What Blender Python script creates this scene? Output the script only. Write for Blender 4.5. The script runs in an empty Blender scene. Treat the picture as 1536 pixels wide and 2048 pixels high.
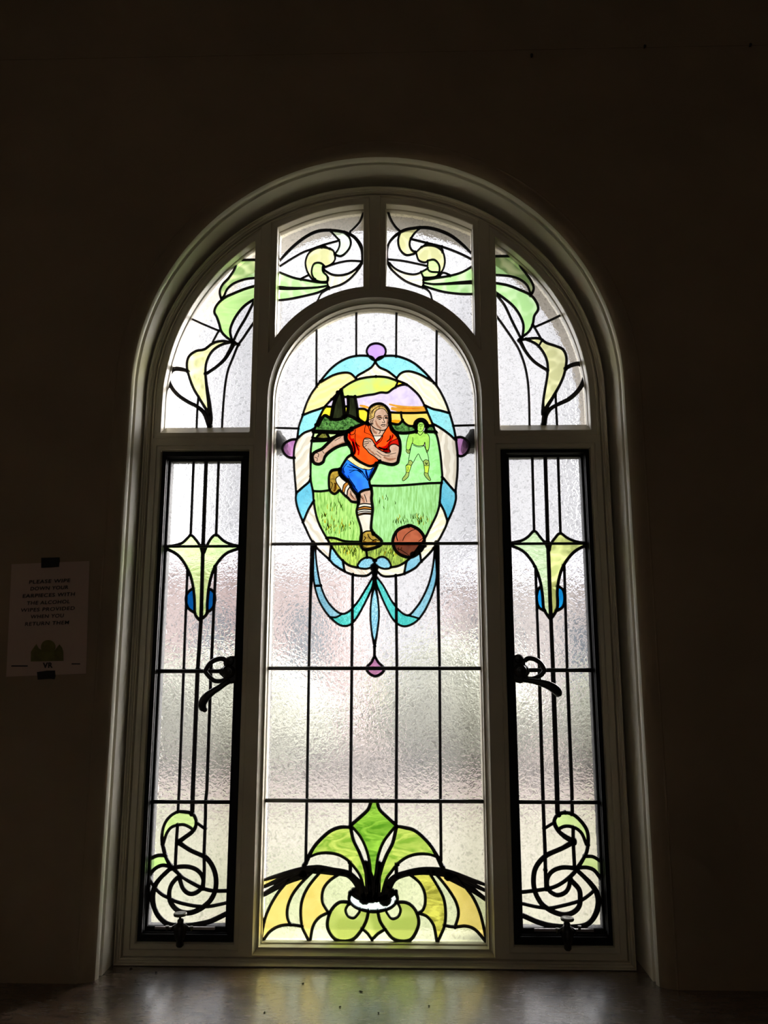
import bpy, bmesh, math, random
from mathutils import Vector, Matrix
from mathutils.geometry import delaunay_2d_cdt
random.seed(7)
SC = bpy.context.scene
COL = SC.collection

# ------------------------------------------------------------------ camera
F_PX = 1538.0
CAM_D = 2.17                       # camera to glass, metres
YAW, PITCH, ROLL, CX, CZ = -0.02522827, 0.17991885, -0.00023312, 0.08127478, 0.0
_F = Vector((math.sin(YAW)*math.cos(PITCH), math.cos(YAW)*math.cos(PITCH), math.sin(PITCH)))
_R0 = Vector((math.cos(YAW), -math.sin(YAW), 0)); _U0 = _R0.cross(_F)
_R = _R0*math.cos(ROLL) + _U0*math.sin(ROLL); _U = -_R0*math.sin(ROLL) + _U0*math.cos(ROLL)
cd = bpy.data.cameras.new('camera'); cam = bpy.data.objects.new('camera', cd); COL.objects.link(cam)
cd.sensor_fit = 'VERTICAL'; cd.sensor_height = 32.0; cd.lens = F_PX/2048*32.0
cd.clip_start = 0.02; cd.clip_end = 300
cam.matrix_world = Matrix(((_R.x, _U.x, -_F.x, CX), (_R.y, _U.y, -_F.y, -CAM_D), (_R.z, _U.z, -_F.z, CZ), (0, 0, 0, 1)))
SC.camera = cam

def P(px, py, Y=0.0):
    """point of the plane y=Y that the photograph shows at this pixel (used for measuring the real place)"""
    d = _F + _R*((px-768)/F_PX) - _U*((py-1024)/F_PX)
    t = (CAM_D+Y)/d.y
    return Vector((CX+t*d.x, Y, CZ+t*d.z))

# ------------------------------------------------------------------ sky, light, exposure
W = bpy.data.worlds.new('overcast_sky'); SC.world = W; W.use_nodes = True
wt = W.node_tree; wt.nodes.clear()
wo = wt.nodes.new('ShaderNodeOutputWorld'); wb = wt.nodes.new('ShaderNodeBackground')
tc = wt.nodes.new('ShaderNodeTexCoord')
def vdot(vec):
    n = wt.nodes.new('ShaderNodeVectorMath'); n.operation = 'DOT_PRODUCT'
    wt.links.new(tc.outputs['Generated'], n.inputs[0]); v = Vector(vec).normalized(); n.inputs[1].default_value = v
    return n.outputs['Value']
def wramp(sock, stops):
    n = wt.nodes.new('ShaderNodeValToRGB'); wt.links.new(sock, n.inputs[0])
    e = n.color_ramp.elements
    while len(e) < len(stops): e.new(.5)
    for el, (p, c) in zip(e, stops): el.position = p; el.color = (*c, 1)
    return n.outputs[0]
base = wramp(vdot((0, 0, 1)), [(0.0, (.80, .79, .81)), (.2, (.90, .90, .915)), (.5, (.96, .96, .975)), (1, (1.9, 1.9, 1.95))])
bright = wramp(vdot((.93, .34, .12)), [(0, (0, 0, 0)), (.62, (.0, .0, .0)), (.86, (1.0, .98, .93)), (1, (1.0, .98, .93))])
BR = wt.nodes.new('ShaderNodeVectorMath'); BR.operation = 'SCALE'; BR.inputs['Scale'].default_value = 50.0; wt.links.new(bright, BR.inputs[0]); bright = BR.outputs[0]
bright2 = wramp(vdot((-.93, .34, .12)), [(0, (0, 0, 0)), (.62, (.0, .0, .0)), (.86, (1.0, 1.0, 1.0))])
BL = wt.nodes.new('ShaderNodeVectorMath'); BL.operation = 'MULTIPLY_ADD'; BL.inputs[1].default_value = (8, 8, 8); wt.links.new(bright2, BL.inputs[0]); wt.links.new(bright, BL.inputs[2]); bright = BL.outputs[0]
mx = wt.nodes.new('ShaderNodeMix'); mx.data_type = 'RGBA'; mx.blend_type = 'ADD'; mx.inputs[0].default_value = 1.0
mx.clamp_result = False
wt.links.new(base, mx.inputs[6]); wt.links.new(bright, mx.inputs[7])
wt.links.new(mx.outputs[2], wb.inputs[0]); wb.inputs[1].default_value = .82
wt.links.new(wb.outputs[0], wo.inputs[0])
SC.view_settings.view_transform = 'Standard'; SC.view_settings.look = 'None'
SC.view_settings.gamma = 1.0; SC.view_settings.use_curve_mapping = False
SC.view_settings.exposure = 0.18
# added fill lamp behind the camera, lifts the dark interior
ld = bpy.data.lights.new('room_fill', 'AREA'); ld.shape = 'RECTANGLE'; ld.size = 1.5; ld.size_y = 1.1; ld.energy = 3.2; ld.color = (1.0, .93, .82)
lo = bpy.data.objects.new('room_fill', ld); COL.objects.link(lo); lo.location = (-.5, -4.7, 1.0); lo.rotation_euler = (math.radians(90), 0, 0)
SC.cycles.diffuse_bounces = 5; SC.cycles.glossy_bounces = 4; SC.cycles.transmission_bounces = 8; SC.cycles.transparent_max_bounces = 12

# ------------------------------------------------------------------ materials
def lin(c):
    return tuple(((v/255)/12.92 if v/255 <= .04045 else ((v/255+.055)/1.055)**2.4) for v in c)
def mat(name):
    m = bpy.data.materials.new(name); m.use_nodes = True; m.node_tree.nodes.clear()
    o = m.node_tree.nodes.new('ShaderNodeOutputMaterial')
    return m, m.node_tree, o
def N(t, kind, **kw):
    n = t.nodes.new(kind)
    for k, v in kw.items(): setattr(n, k, v)
    return n
def texco(t, scale=(1, 1, 1), rnd=False, rot=0.0):
    """object coordinates, optionally shifted for every piece so that neighbouring panes differ"""
    c = N(t, 'ShaderNodeTexCoord'); m = N(t, 'ShaderNodeMapping')
    m.inputs['Scale'].default_value = scale; m.inputs['Rotation'].default_value = (0, rot, 0)
    t.links.new(c.outputs['Object'], m.inputs[0])
    if rnd:
        i = N(t, 'ShaderNodeObjectInfo'); k = N(t, 'ShaderNodeMath', operation='MULTIPLY'); k.inputs[1].default_value = 3.0
        t.links.new(i.outputs['Random'], k.inputs[0])
        cb = N(t, 'ShaderNodeCombineXYZ'); cb.inputs[0].default_value = 0
        t.links.new(k.outputs[0], cb.inputs[1])
        v = N(t, 'ShaderNodeVectorRotate'); v.rotation_type = 'Y_AXIS'
        t.links.new(m.outputs[0], v.inputs['Vector']); t.links.new(k.outputs[0], v.inputs['Angle'])
        return v.outputs[0]
    return m.outputs[0]
def noise(t, vec, scale, detail=2, rough=.5, dist=0.0):
    n = N(t, 'ShaderNodeTexNoise'); n.inputs['Scale'].default_value = scale; n.inputs['Detail'].default_value = detail
    n.inputs['Roughness'].default_value = rough; n.inputs['Distortion'].default_value = dist
    t.links.new(vec, n.inputs['Vector']); return n.outputs['Fac']
def ramp(t, fac, stops):
    n = N(t, 'ShaderNodeValToRGB'); e = n.color_ramp.elements
    while len(e) < len(stops): e.new(.5)
    for el, (p, c) in zip(e, stops): el.position = p; el.color = (*c, 1)
    t.links.new(fac, n.inputs[0]); return n.outputs[0]
def bump(t, h, strength, dist):
    n = N(t, 'ShaderNodeBump'); n.inputs['Strength'].default_value = strength; n.inputs['Distance'].default_value = dist
    t.links.new(h, n.inputs['Height']); return n.outputs[0]

def solid(name, rgb, rough=.5, var=.12, bscale=60, bst=.15, metallic=0.0, spec=.5):
    m, t, o = mat(name)
    b = N(t, 'ShaderNodeBsdfPrincipled'); b.inputs['Roughness'].default_value = rough; b.inputs['Metallic'].default_value = metallic
    b.inputs['Specular IOR Level'].default_value = spec
    v = texco(t); f = noise(t, v, bscale*.15, 4, .6)
    c = lin(rgb)
    t.links.new(ramp(t, f, [(.3, tuple(x*(1-var) for x in c)), (.7, tuple(min(1, x*(1+var)) for x in c))]), b.inputs['Base Color'])
    t.links.new(bump(t, noise(t, v, bscale, 4, .6), bst, .002), b.inputs['Normal'])
    t.links.new(b.outputs[0], o.inputs[0]); return m

def glass(name, rgb, rgb2=None, tex='hammer', scale=1.0, trans=.12, rough=.16, bst=.5, bd=.004):
    """textured cathedral glass: the outer face is rolled and scatters the daylight, the inner face is smooth"""
    m, t, o = mat(name)
    v = texco(t, (1, .001, 1), rnd=True)
    if tex == 'hammer':
        h = noise(t, v, 105*scale, 1.0, .5, .9)
    elif tex == 'ripple':
        w = N(t, 'ShaderNodeTexWave'); w.wave_type = 'BANDS'; w.bands_direction = 'Z'
        w.inputs['Scale'].default_value = 22*scale; w.inputs['Distortion'].default_value = 5; w.inputs['Detail'].default_value = 1
        w.inputs['Detail Scale'].default_value = 1.5; t.links.new(v, w.inputs['Vector']); h = w.outputs['Fac']
    elif tex == 'catspaw':
        vo = N(t, 'ShaderNodeTexVoronoi'); vo.feature = 'SMOOTH_F1'; vo.inputs['Scale'].default_value = 45*scale
        t.links.new(v, vo.inputs['Vector']); h = vo.outputs['Distance']
    elif tex == 'flow':
        h = noise(t, texco(t, (1, .001, 3.2), rot=.35), 14*scale, 3, .6, 1.6)
    elif tex == 'grass':
        h = noise(t, texco(t, (7, .001, 1.0), rot=.1), 26*scale, 3, .7, .4)
    else:
        h = noise(t, v, 20*scale, 3, .6, .5)
    a = lin(rgb); b = lin(rgb2) if rgb2 else tuple(x*.93 for x in a)
    col = ramp(t, h if tex != 'hammer' else noise(t, v, 7*scale, 2), [(.36, b), (.62, a)])
    if tex == 'hammer':      # grey lines of light bent by the dimples, put into the colour
        fine = ramp(t, h, [(.30, (.70,)*3), (.44, (.95,)*3), (.52, (1, 1, 1)), (.66, (.84,)*3)])
        mm = N(t, 'ShaderNodeMix'); mm.data_type = 'RGBA'; mm.blend_type = 'MULTIPLY'; mm.inputs[0].default_value = 1
        t.links.new(col, mm.inputs[6]); t.links.new(fine, mm.inputs[7]); col = mm.outputs[2]
    nrm = bump(t, h, bst, bd)
    tr = N(t, 'ShaderNodeBsdfTranslucent'); rf = N(t, 'ShaderNodeBsdfRefraction')
    rf.inputs['Roughness'].default_value = rough; rf.inputs['IOR'].default_value = 1.25
    for s in (tr, rf):
        t.links.new(col, s.inputs['Color']); t.links.new(nrm, s.inputs['Normal'])
    mxs = N(t, 'ShaderNodeMixShader'); mxs.inputs[0].default_value = 1-trans
    t.links.new(tr.outputs[0], mxs.inputs[1]); t.links.new(rf.outputs[0], mxs.inputs[2])
    t.links.new(mxs.outputs[0], o.inputs[0])
    return m
def smooth_face():
    m, t, o = mat('smooth_glass_face')
    a = N(t, 'ShaderNodeBsdfTransparent'); g = N(t, 'ShaderNodeBsdfGlossy'); g.inputs['Roughness'].default_value = .08
    x = N(t, 'ShaderNodeMixShader'); x.inputs[0].default_value = .03
    t.links.new(a.outputs[0], x.inputs[1]); t.links.new(g.outputs[0], x.inputs[2]); t.links.new(x.outputs[0], o.inputs[0])
    return m

G = {}
def addglass(key, *a, **k): G[key] = glass(key+'_glass', *a, **k)
addglass('clear', (248, 247, 250), (242, 241, 244), trans=.06, rough=.12)
addglass('teal', (160, 236, 242), (140, 224, 234), scale=1.2)
addglass('turq', (90, 205, 200), (60, 185, 180), scale=1.4)
addglass('ltblue', (140, 200, 220), (115, 180, 208), scale=1.2)
addglass('cyanblue', (120, 205, 228), (90, 185, 215), scale=1.3)
addglass('cream', (250, 244, 215), (238, 230, 198), tex='ripple', scale=.9)
addglass('creamgrey', (236, 230, 214), (214, 205, 186), tex='ripple', scale=.7)
addglass('peach', (252, 230, 165), (244, 218, 145), tex='ripple', scale=.8)
addglass('petal', (240, 238, 185), (205, 205, 150), tex='catspaw')
addglass('palegreen', (212, 235, 175), (190, 218, 150), tex='soft')
addglass('palemint', (222, 240, 215), (205, 226, 200), tex='soft')
addglass('leafgreen', (208, 245, 165), (190, 235, 145), tex='flow', scale=.8)
addglass('leafdark', (215, 235, 185), (145, 180, 120), tex='catspaw', scale=.8)
addglass('leafdia', (212, 245, 188), (178, 225, 150), tex='catspaw', scale=.9)
addglass('tulip', (215, 238, 175), (190, 220, 145), tex='flow', scale=1.2)
addglass('tulipcool', (205, 228, 185), (170, 195, 150), tex='flow', scale=1.6)
addglass('tulipyel', (222, 230, 150), (180, 190, 115), tex='catspaw', scale=1.1)
addglass('cobalt', (10, 95, 175), (5, 75, 150), tex='soft')
addglass('azure', (30, 165, 240), (10, 130, 225), tex='soft')
addglass('lilac', (196, 160, 235), (188, 150, 230), tex='soft', bst=.1)
addglass('mauve', (205, 145, 200), (165, 110, 165), tex='soft')
addglass('plum', (175, 120, 160), (145, 95, 135), tex='soft')
addglass('fleur', (150, 203, 75), (84, 142, 34), tex='flow')
addglass('fleurlt', (205, 222, 115), (125, 168, 60), tex='flow', scale=.8)
addglass('amber', (232, 214, 130), (216, 198, 110), tex='soft', bst=.15)
addglass('olive', (215, 215, 100), (140, 140, 55), tex='flow')
addglass('blobgreen', (192, 208, 118), (160, 178, 88), tex='catspaw', scale=.5, bst=.3)
addglass('clearmint', (222, 229, 200), (208, 217, 186), scale=1.0)
addglass('collarwhite', (225, 245, 250), (215, 238, 248), tex='soft', bst=.05)
# painted picture
addglass('skyyel', (210, 222, 100), (185, 222, 145), tex='soft', scale=.6, bst=.1)
addglass('cloud', (218, 206, 232), (200, 186, 216), tex='soft', scale=2, bst=.1)
addglass('skyorange', (245, 200, 95), (235, 180, 75), tex='soft', bst=.1)
addglass('skygold', (235, 210, 100), (240, 190, 90), tex='soft', scale=.5, bst=.1)
addglass('yellow', (240, 225, 60), (225, 205, 50), tex='soft', bst=.1)
addglass('cypress', (40, 46, 26), (18, 20, 12), tex='grass', scale=.6, bst=.1)
addglass('bush', (95, 150, 75), (20, 50, 16), tex='soft', scale=6, bst=.1)
addglass('bushyel', (140, 140, 60), (60, 65, 20), tex='soft', scale=6, bst=.1)
addglass('field', (170, 238, 158), (150, 222, 132), tex='soft', scale=3, bst=.1)
addglass('grass', (178, 226, 125), (112, 168, 66), tex='grass', bst=.1)
addglass('grassmid', (164, 220, 150), (128, 186, 98), tex='grass', bst=.1)
addglass('grassdark', (176, 205, 85), (52, 78, 22), tex='grass', scale=1.3, bst=.1)
addglass('shirt', (255, 88, 22), (245, 62, 10), tex='soft', bst=.05)
addglass('shirtdark', (190, 25, 10), (130, 8, 5), tex='soft', bst=.05)
addglass('shorts', (45, 135, 245), (28, 100, 225), tex='soft', bst=.05)
addglass('skin', (200, 168, 145), (182, 148, 124), tex='soft', scale=3, bst=.05)
addglass('hair', (225, 190, 110), (110, 80, 35), tex='soft', scale=7, bst=.05)
addglass('belt', (245, 225, 170), (225, 195, 130), tex='soft', scale=4, bst=.05)
addglass('sockwhite', (225, 222, 205), (210, 206, 188), tex='soft', bst=.05)
addglass('sockband', (190, 125, 40), (150, 95, 30), tex='soft', bst=.05)
addglass('boot', (180, 150, 55), (120, 95, 30), tex='soft', scale=3, bst=.05)
addglass('ball', (178, 95, 62), (150, 72, 45), tex='soft', scale=2, bst=.05)
addglass('balldark', (110, 50, 28), (75, 30, 16), tex='soft', scale=2, bst=.05)
addglass('keeper', (170, 222, 100), (150, 208, 82), tex='soft', scale=3, bst=.05)
addglass('keepershorts', (165, 240, 150), (155, 228, 138), tex='soft', bst=.05)
addglass('keepersock', (205, 235, 80), (180, 220, 70), tex='soft', bst=.05)
addglass('keeperboot', (160, 185, 95), (140, 165, 80), tex='soft', bst=.05)
SMOOTH = smooth_face()

M = {}
M['lead'] = solid('lead_came_metal', (38, 34, 38), .55, .2, 200, .3)
M['lead'].node_tree.nodes
M['paint_line'] = solid('fired_black_glass_paint', (12, 9, 7), .8, .1)
M['bar'] = solid('dark_iron_saddle_bar', (30, 27, 26), .45, .2, 150, .3)
M['cream_paint'] = solid('cream_gloss_paint', (200, 191, 168), .42, .05, 45, .03)
M['cream_reveal'] = solid('cream_reveal_paint', (232, 226, 208), .5, .07, 30, .08)
M['wall'] = solid('old_wall_plaster', (150, 130, 104), .8, .16, 14, .3)
M['black_frame'] = solid('black_painted_steel', (14, 14, 15), .6, .2, 120, .2, spec=.2)
M['iron'] = solid('black_iron_ironmongery', (24, 21, 19), .4, .2, 160, .2)
M['knob_metal'] = solid('dull_grey_brass', (112, 110, 98), .4, .15, 160, .2, metallic=.6)
M['bar_metal'] = solid('worn_grey_steel', (150, 142, 140), .4, .15, 160, .2, metallic=.5)
M['stone'] = solid('outside_limestone', (140, 133, 122), .9, .15, 25, .6)
M['stone_dark'] = solid('outside_dark_stone', (34, 32, 27), .9, .2, 40, .6)  # near-black stone colour for the outer mullions and corbels
M['tape'] = solid('black_gaffer_tape', (6, 6, 6), .7, .1)
M['paper'] = solid('white_notice_paper', (190, 165, 150), .8, .03, 60, .05)
M['ink'] = solid('black_printing_ink', (28, 22, 18), .8, .05)
M['art'] = solid('green_printing_ink', (105, 100, 48), .8, .3, 300, .1)
def stain(name, rgb):
    m, t, o = mat(name); a = N(t, 'ShaderNodeBsdfTransparent')
    t.links.new(ramp(t, noise(t, texco(t), 300, 2), [(.3, lin(rgb)), (.7, tuple(min(1, x*1.15) for x in lin(rgb)))]), a.inputs[0]); t.links.new(a.outputs[0], o.inputs[0]); return m
for k_, c_ in (('red', (215, 95, 80)), ('blue', (130, 150, 185)), ('skin', (222, 206, 196)), ('sunset', (255, 215, 120)), ('grass', (150, 160, 90)), ('boot', (190, 165, 120))): M['stain_'+k_] = stain(k_+'_glass_stain', c_)
M['room'] = solid('brown_room_surfaces', (120, 98, 76), .8, .1, 12, .2)
M['room_wall'] = solid('buff_side_walls', (160, 135, 108), .8, .1, 12, .2)

def floor_mat():
    m, t, o = mat('worn_dark_varnished_boards')
    b = N(t, 'ShaderNodeBsdfPrincipled')
    v = texco(t, (1, 1, 1)); vs = texco(t, (5, 34, 1)); vd = texco(t, (14, 60, 1))
    f1 = noise(t, vs, 3, 6, .65, .5); f2 = noise(t, v, 11, 6, .7)
    f3 = noise(t, texco(t, (30, 160, 1), rot=0), 3, 5, .8, 1.0); f23 = N(t, 'ShaderNodeMath', operation='MULTIPLY_ADD'); t.links.new(f3, f23.inputs[0]); f23.inputs[1].default_value = .9; f23.inputs[2].default_value = .05
    fm_ = N(t, 'ShaderNodeMath', operation='MULTIPLY'); t.links.new(f23.outputs[0], fm_.inputs[0]); t.links.new(f2, fm_.inputs[1]); fs_ = N(t, 'ShaderNodeMath', operation='MULTIPLY'); fs_.inputs[1].default_value = 2.0; t.links.new(fm_.outputs[0], fs_.inputs[0])
    mixn = N(t, 'ShaderNodeMath', operation='MULTIPLY'); t.links.new(f1, mixn.inputs[0]); t.links.new(fs_.outputs[0], mixn.inputs[1])
    t.links.new(ramp(t, mixn.outputs[0], [(.12, lin((50, 36, 28))), (.27, lin((106, 84, 70))), (.42, lin((160, 138, 120)))]), b.inputs['Base Color'])
    t.links.new(ramp(t, noise(t, vd, 2.2, 5, .7, .8), [(.35, (.12,)*3), (.55, (.25,)*3), (.75, (.5,)*3)]), b.inputs['Roughness'])
    b.inputs['IOR'].default_value = 2.9; b.inputs['Coat Weight'].default_value = 1.0; b.inputs['Coat Roughness'].default_value = .2; b.inputs['Coat IOR'].default_value = 1.7
    hh = N(t, 'ShaderNodeMath', operation='ADD'); t.links.new(noise(t, vd, 4, 5, .75, .4), hh.inputs[0]); t.links.new(noise(t, v, 130, 4, .7), hh.inputs[1])
    t.links.new(bump(t, hh.outputs[0], .30, .003), b.inputs['Normal'])
    t.links.new(b.outputs[0], o.inputs[0]); return m
M['floor'] = floor_mat()

# ------------------------------------------------------------------ object helpers
def link(name, verts, faces, mats, parent=None, smooth=False, midx=None):
    me = bpy.data.meshes.new(name); me.from_pydata([tuple(v) for v in verts], [], faces)
    for m in (mats if isinstance(mats, (list, tuple)) else [mats]): me.materials.append(m)
    if midx:
        for p, i in zip(me.polygons, midx): p.material_index = i
    if smooth:
        for p in me.polygons: p.use_smooth = True
    me.update()
    o = bpy.data.objects.new(name, me); COL.objects.link(o)
    if parent: o.parent = parent
    return o
def tag(o, label=None, cat=None, group=None, kind=None):
    if label: o['label'] = label
    if cat: o['category'] = cat
    if group: o['group'] = group
    if kind: o['kind'] = kind
    return o
def struct(name, verts, faces, mats, **k):
    return tag(link(name, verts, faces, mats, **k), kind='structure')
class MB:
    def __init__(s): s.v = []; s.f = []
    def add(s, v, f):
        n = len(s.v); s.v += [tuple(p) for p in v]; s.f += [tuple(i+n for i in q) for q in f]
    def box(s, a, b):
        (x0, y0, z0), (x1, y1, z1) = a, b
        s.add([(x0, y0, z0), (x1, y0, z0), (x1, y1, z0), (x0, y1, z0), (x0, y0, z1), (x1, y0, z1), (x1, y1, z1), (x0, y1, z1)],
              [(3, 2, 1, 0), (4, 5, 6, 7), (0, 1, 5, 4), (1, 2, 6, 5), (2, 3, 7, 6), (3, 0, 4, 7)])
    def tube(s, pts, rad, seg=10, flat=1.0):
        """round bar along 3-D points; rad may be a list; flat squashes it in depth"""
        pts = [Vector(p) for p in pts]; n = len(pts)
        if not isinstance(rad, (list, tuple)): rad = [rad]*n
        vs = []; fs = []
        for i, p in enumerate(pts):
            d = (pts[min(i+1, n-1)]-pts[max(i-1, 0)]).normalized()
            up = Vector((0, 1, 0)) if abs(d.y) < .9 else Vector((1, 0, 0))
            a = d.cross(up).normalized(); b = d.cross(a).normalized()
            for k in range(seg):
                t = 2*math.pi*k/seg
                vs.append(p+a*(math.cos(t)*rad[i])+b*(math.sin(t)*rad[i]*flat))
        for i in range(n-1):
            for k in range(seg):
                k2 = (k+1) % seg
                fs.append((i*seg+k, i*seg+k2, (i+1)*seg+k2, (i+1)*seg+k))
        fs.append(tuple(range(seg-1, -1, -1))); fs.append(tuple((n-1)*seg+k for k in range(seg)))
        s.add(vs, fs)
    def lathe(s, prof, c, axis='z', seg=24):
        vs = []; fs = []
        for (r, h) in prof:
            for k in range(seg):
                t = 2*math.pi*k/seg; a, b = math.cos(t)*r, math.sin(t)*r
                vs.append((c[0]+a, c[1]+b, c[2]+h) if axis == 'z' else (c[0]+a, c[1]+h, c[2]+b))
        for i in range(len(prof)-1):
            for k in range(seg):
                k2 = (k+1) % seg; fs.append((i*seg+k, i*seg+k2, (i+1)*seg+k2, (i+1)*seg+k))
        fs.append(tuple(range(seg))); fs.append(tuple((len(prof)-1)*seg+k for k in range(seg)))
        s.add(vs, fs)
    def build(s, name, m, parent=None, smooth=False):
        o = link(name, s.v, s.f, m, parent, smooth)
        bm = bmesh.new(); bm.from_mesh(o.data); bmesh.ops.recalc_face_normals(bm, faces=bm.faces[:]); bm.to_mesh(o.data); bm.free()
        return o
def empty(name, loc, label=None, cat=None, group=None):
    o = bpy.data.objects.new(name, None); COL.objects.link(o); o.location = loc; o.empty_display_size = .05
    tag(o, label, cat, group); return o
def adopt(child, root):
    child.parent = root; child.matrix_parent_inverse = Matrix.Translation(-Vector(root.location)); return child

# ------------------------------------------------------------------ 2-D outlines (u, z)
ZC = .72; R_OPEN = .6265; R_UP = .6165; R_IN = .2935; R_RING = .350; Z_TR = .622; Z_CT = .567; Z_B = -.734; Z_CB = -.744; U_CO = .6095
U_MI = .2935; U_MO = .3585; U_UI = .2935; U_UO = .3600; U_C = .0345
def arc(c, r, a0, a1, n):
    return [(c[0]+r*math.cos(math.radians(a0+(a1-a0)*i/n)), c[1]+r*math.sin(math.radians(a0+(a1-a0)*i/n))) for i in range(n+1)]
def mirror(pts): return [(-u, z) for u, z in reversed(pts)]
def arch_z(u, r): return ZC+math.sqrt(r*r-u*u)
def ang(u, r): return math.degrees(math.acos(u/r))
O_CEN = [(-U_MI, Z_CB), (U_MI, Z_CB)] + arc((0, ZC), R_IN, 0, 180, 48)[0:]
o_ui = [(U_C, arch_z(U_C, R_RING))] + list(reversed(arc((0, ZC), R_RING, ang(U_UI, R_RING), ang(U_C, R_RING), 14)))[1:] + \
       arc((0, ZC), R_UP, ang(U_UI, R_UP), ang(U_C, R_UP), 16)
O_UIR = o_ui; O_UIL = mirror(o_ui)
o_uo = [(U_UO, Z_TR), (R_UP, Z_TR)] + arc((0, ZC), R_UP, 0, ang(U_UO, R_UP), 26)
O_UOR = o_uo; O_UOL = mirror(o_uo)
O_CR = [(U_MO, Z_B), (U_CO, Z_B), (U_CO, Z_CT), (U_MO, Z_CT)]; O_CL = mirror(O_CR)

def area(l): return .5*sum(l[i][0]*l[(i+1) % len(l)][1]-l[(i+1) % len(l)][0]*l[i][1] for i in range(len(l)))
def offset(l, d):
    """mitred offset of a counter-clockwise closed loop, positive = outwards"""
    n = len(l); out = []
    for i in range(n):
        p0, p1, p2 = Vector(l[i-1]), Vector(l[i]), Vector(l[(i+1) % n])
        a = (p1-p0).normalized(); b = (p2-p1).normalized()
        na = Vector((a.y, -a.x)); nb = Vector((b.y, -b.x)); m = na+nb
        if m.length < 1e-6: m = na
        m.normalize(); k = d/max(.35, m.dot(na)); q = p1+m*k; out.append((q.x, q.y))
    return out
def clean(l):
    out = []
    for p in l:
        if not out or (Vector(p)-Vector(out[-1])).length > 1e-4: out.append(p)
    if (Vector(out[0])-Vector(out[-1])).length < 1e-4: out.pop()
    return out if area(out) > 0 else out[::-1]
O_CEN, O_UIR, O_UIL, O_UOR, O_UOL, O_CR, O_CL = [clean(l) for l in (O_CEN, O_UIR, O_UIL, O_UOR, O_UOL, O_CR, O_CL)]
def sweep(mb, loop, prof):
    rings = [[(u, y, z) for u, z in offset(loop, n)] for n, y in prof]; m = len(loop)
    v = [p for r in rings for p in r]
    f = [(i*m+k, i*m+(k+1) % m, (i+1)*m+(k+1) % m, (i+1)*m+k) for i in range(len(prof)-1) for k in range(m)]
    mb.add(v, f)
def pip(p, l):
    x, y = p; c = False; n = len(l)
    for i in range(n):
        x1, y1 = l[i]; x2, y2 = l[i-1]
        if (y1 > y) != (y2 > y) and x < (x2-x1)*(y-y1)/(y2-y1)+x1: c = not c
    return c
def region_face(outer, holes):
    vs = []; es = []
    for l in [outer]+holes:
        n = len(vs); vs += [Vector(p) for p in l]; es += [(n+i, n+(i+1) % len(l)) for i in range(len(l))]
    V, E_, Fc, *_ = delaunay_2d_cdt(vs, es, [], 0, 1e-6)
    keep = []
    for f in Fc:
        c = sum((Vector(V[i]) for i in f), Vector((0, 0)))/len(f)
        if pip(c, outer) and not any(pip(c, h) for h in holes): keep.append(tuple(f))
    return V, keep

# ------------------------------------------------------------------ setting: floor, walls, ceiling
ZF = -.7793; YW = -.182
U_RL, U_RR = .6610, .6765             # reveal faces left and right of the opening
def reveal_loop(d):
    """open outline of the reveal from the floor over the arch to the floor; d grows outwards"""
    pts = [(U_RR+d, ZF)] + [(U_RR+d, z) for z in (-.4, 0, .4)]
    for i in range(73):
        a = math.radians(180*i/72); r = (U_RR+(U_RL-U_RR)*i/72)+d
        rr = (U_RR+U_RL)/2+d; pts.append(((U_RR-U_RL)/2+rr*math.cos(a), ZC+(rr+.0155)*math.sin(a)))
    return pts + [(-U_RL-d, z) for z in (.4, 0, -.4)] + [(-U_RL-d, ZF)]
rprof = [(0, .0), (0, -.1330), (.0008, -.1345), (.0062, -.1352), (.0068, -.1455), (.0030, -.1478), (.0016, -.1500)]
for k in range(1, 11):
    a = math.radians(90*k/10); rprof.append((.0016+.0385*(1-math.cos(a)), -.150-.0305*math.sin(a)))
rprof += [(.0415, YW+.0012), (.0425, YW-.0009), (.0445, YW-.0009), (.0455, YW+.0004), (.0475, YW)]
mbw = MB(); rings = [[(u, y, z) for u, z in reveal_loop(d)] for d, y in rprof]
m_ = len(rings[0])
XL, XR, ZT = -2.3, 2.5, 1.74
def to_rect(u, z):
    c = Vector((0, ZC)); d = Vector((u, z))-c
    if z < ZC-.05: return (XR if u > 0 else XL, z)
    k = min(((XR if d.x > 0 else XL)-c.x)/d.x if abs(d.x) > 1e-6 else 1e9, ((ZT if d.y > 0 else ZF)-c.y)/d.y if abs(d.y) > 1e-6 else 1e9)
    return tuple(c+d*k)
last = rings[-1]; rect = [to_rect(u, z) for u, y, z in last]
for fr in (.06, .2, .5, 1.0):
    rings.append([(a[0]+(b[0]-a[0])*fr, YW, a[2]+(b[1]-a[2])*fr) for a, b in zip(last, rect)])
vv = [p for r in rings for p in r]
ff = [(i*m_+k, i*m_+k+1, (i+1)*m_+k+1, (i+1)*m_+k) for i in range(len(rings)-1) for k in range(m_-1)]
nv = len(vv)
# corners of the wall and the strip above it
for cx_ in (XL, XR): pass
wall = struct('wall_back', vv, ff, [M['wall'], M['cream_reveal']], smooth=False,
              midx=[1 if q[0]//m_ < 9 else 0 for q in ff])
for p_ in wall.data.polygons: p_.use_smooth = True
# fill the two upper corners
def corner(ux):
    ks = [i for i, r in enumerate(rect)]
    return
mb = MB()
pts = [rings[-1][i] for i in range(m_)]
for i in range(m_-1):
    a, b = pts[i], pts[i+1]
    if abs(a[0]-b[0]) > 1e-4 and abs(a[2]-b[2]) > 1e-4:
        cx_ = XR if (a[0] > 0) else XL
        mb.add([a, b, (cx_, YW, ZT)], [(0, 1, 2)])
if mb.f: adopt(mb.build('wall_corner', M['wall']), wall)
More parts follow.
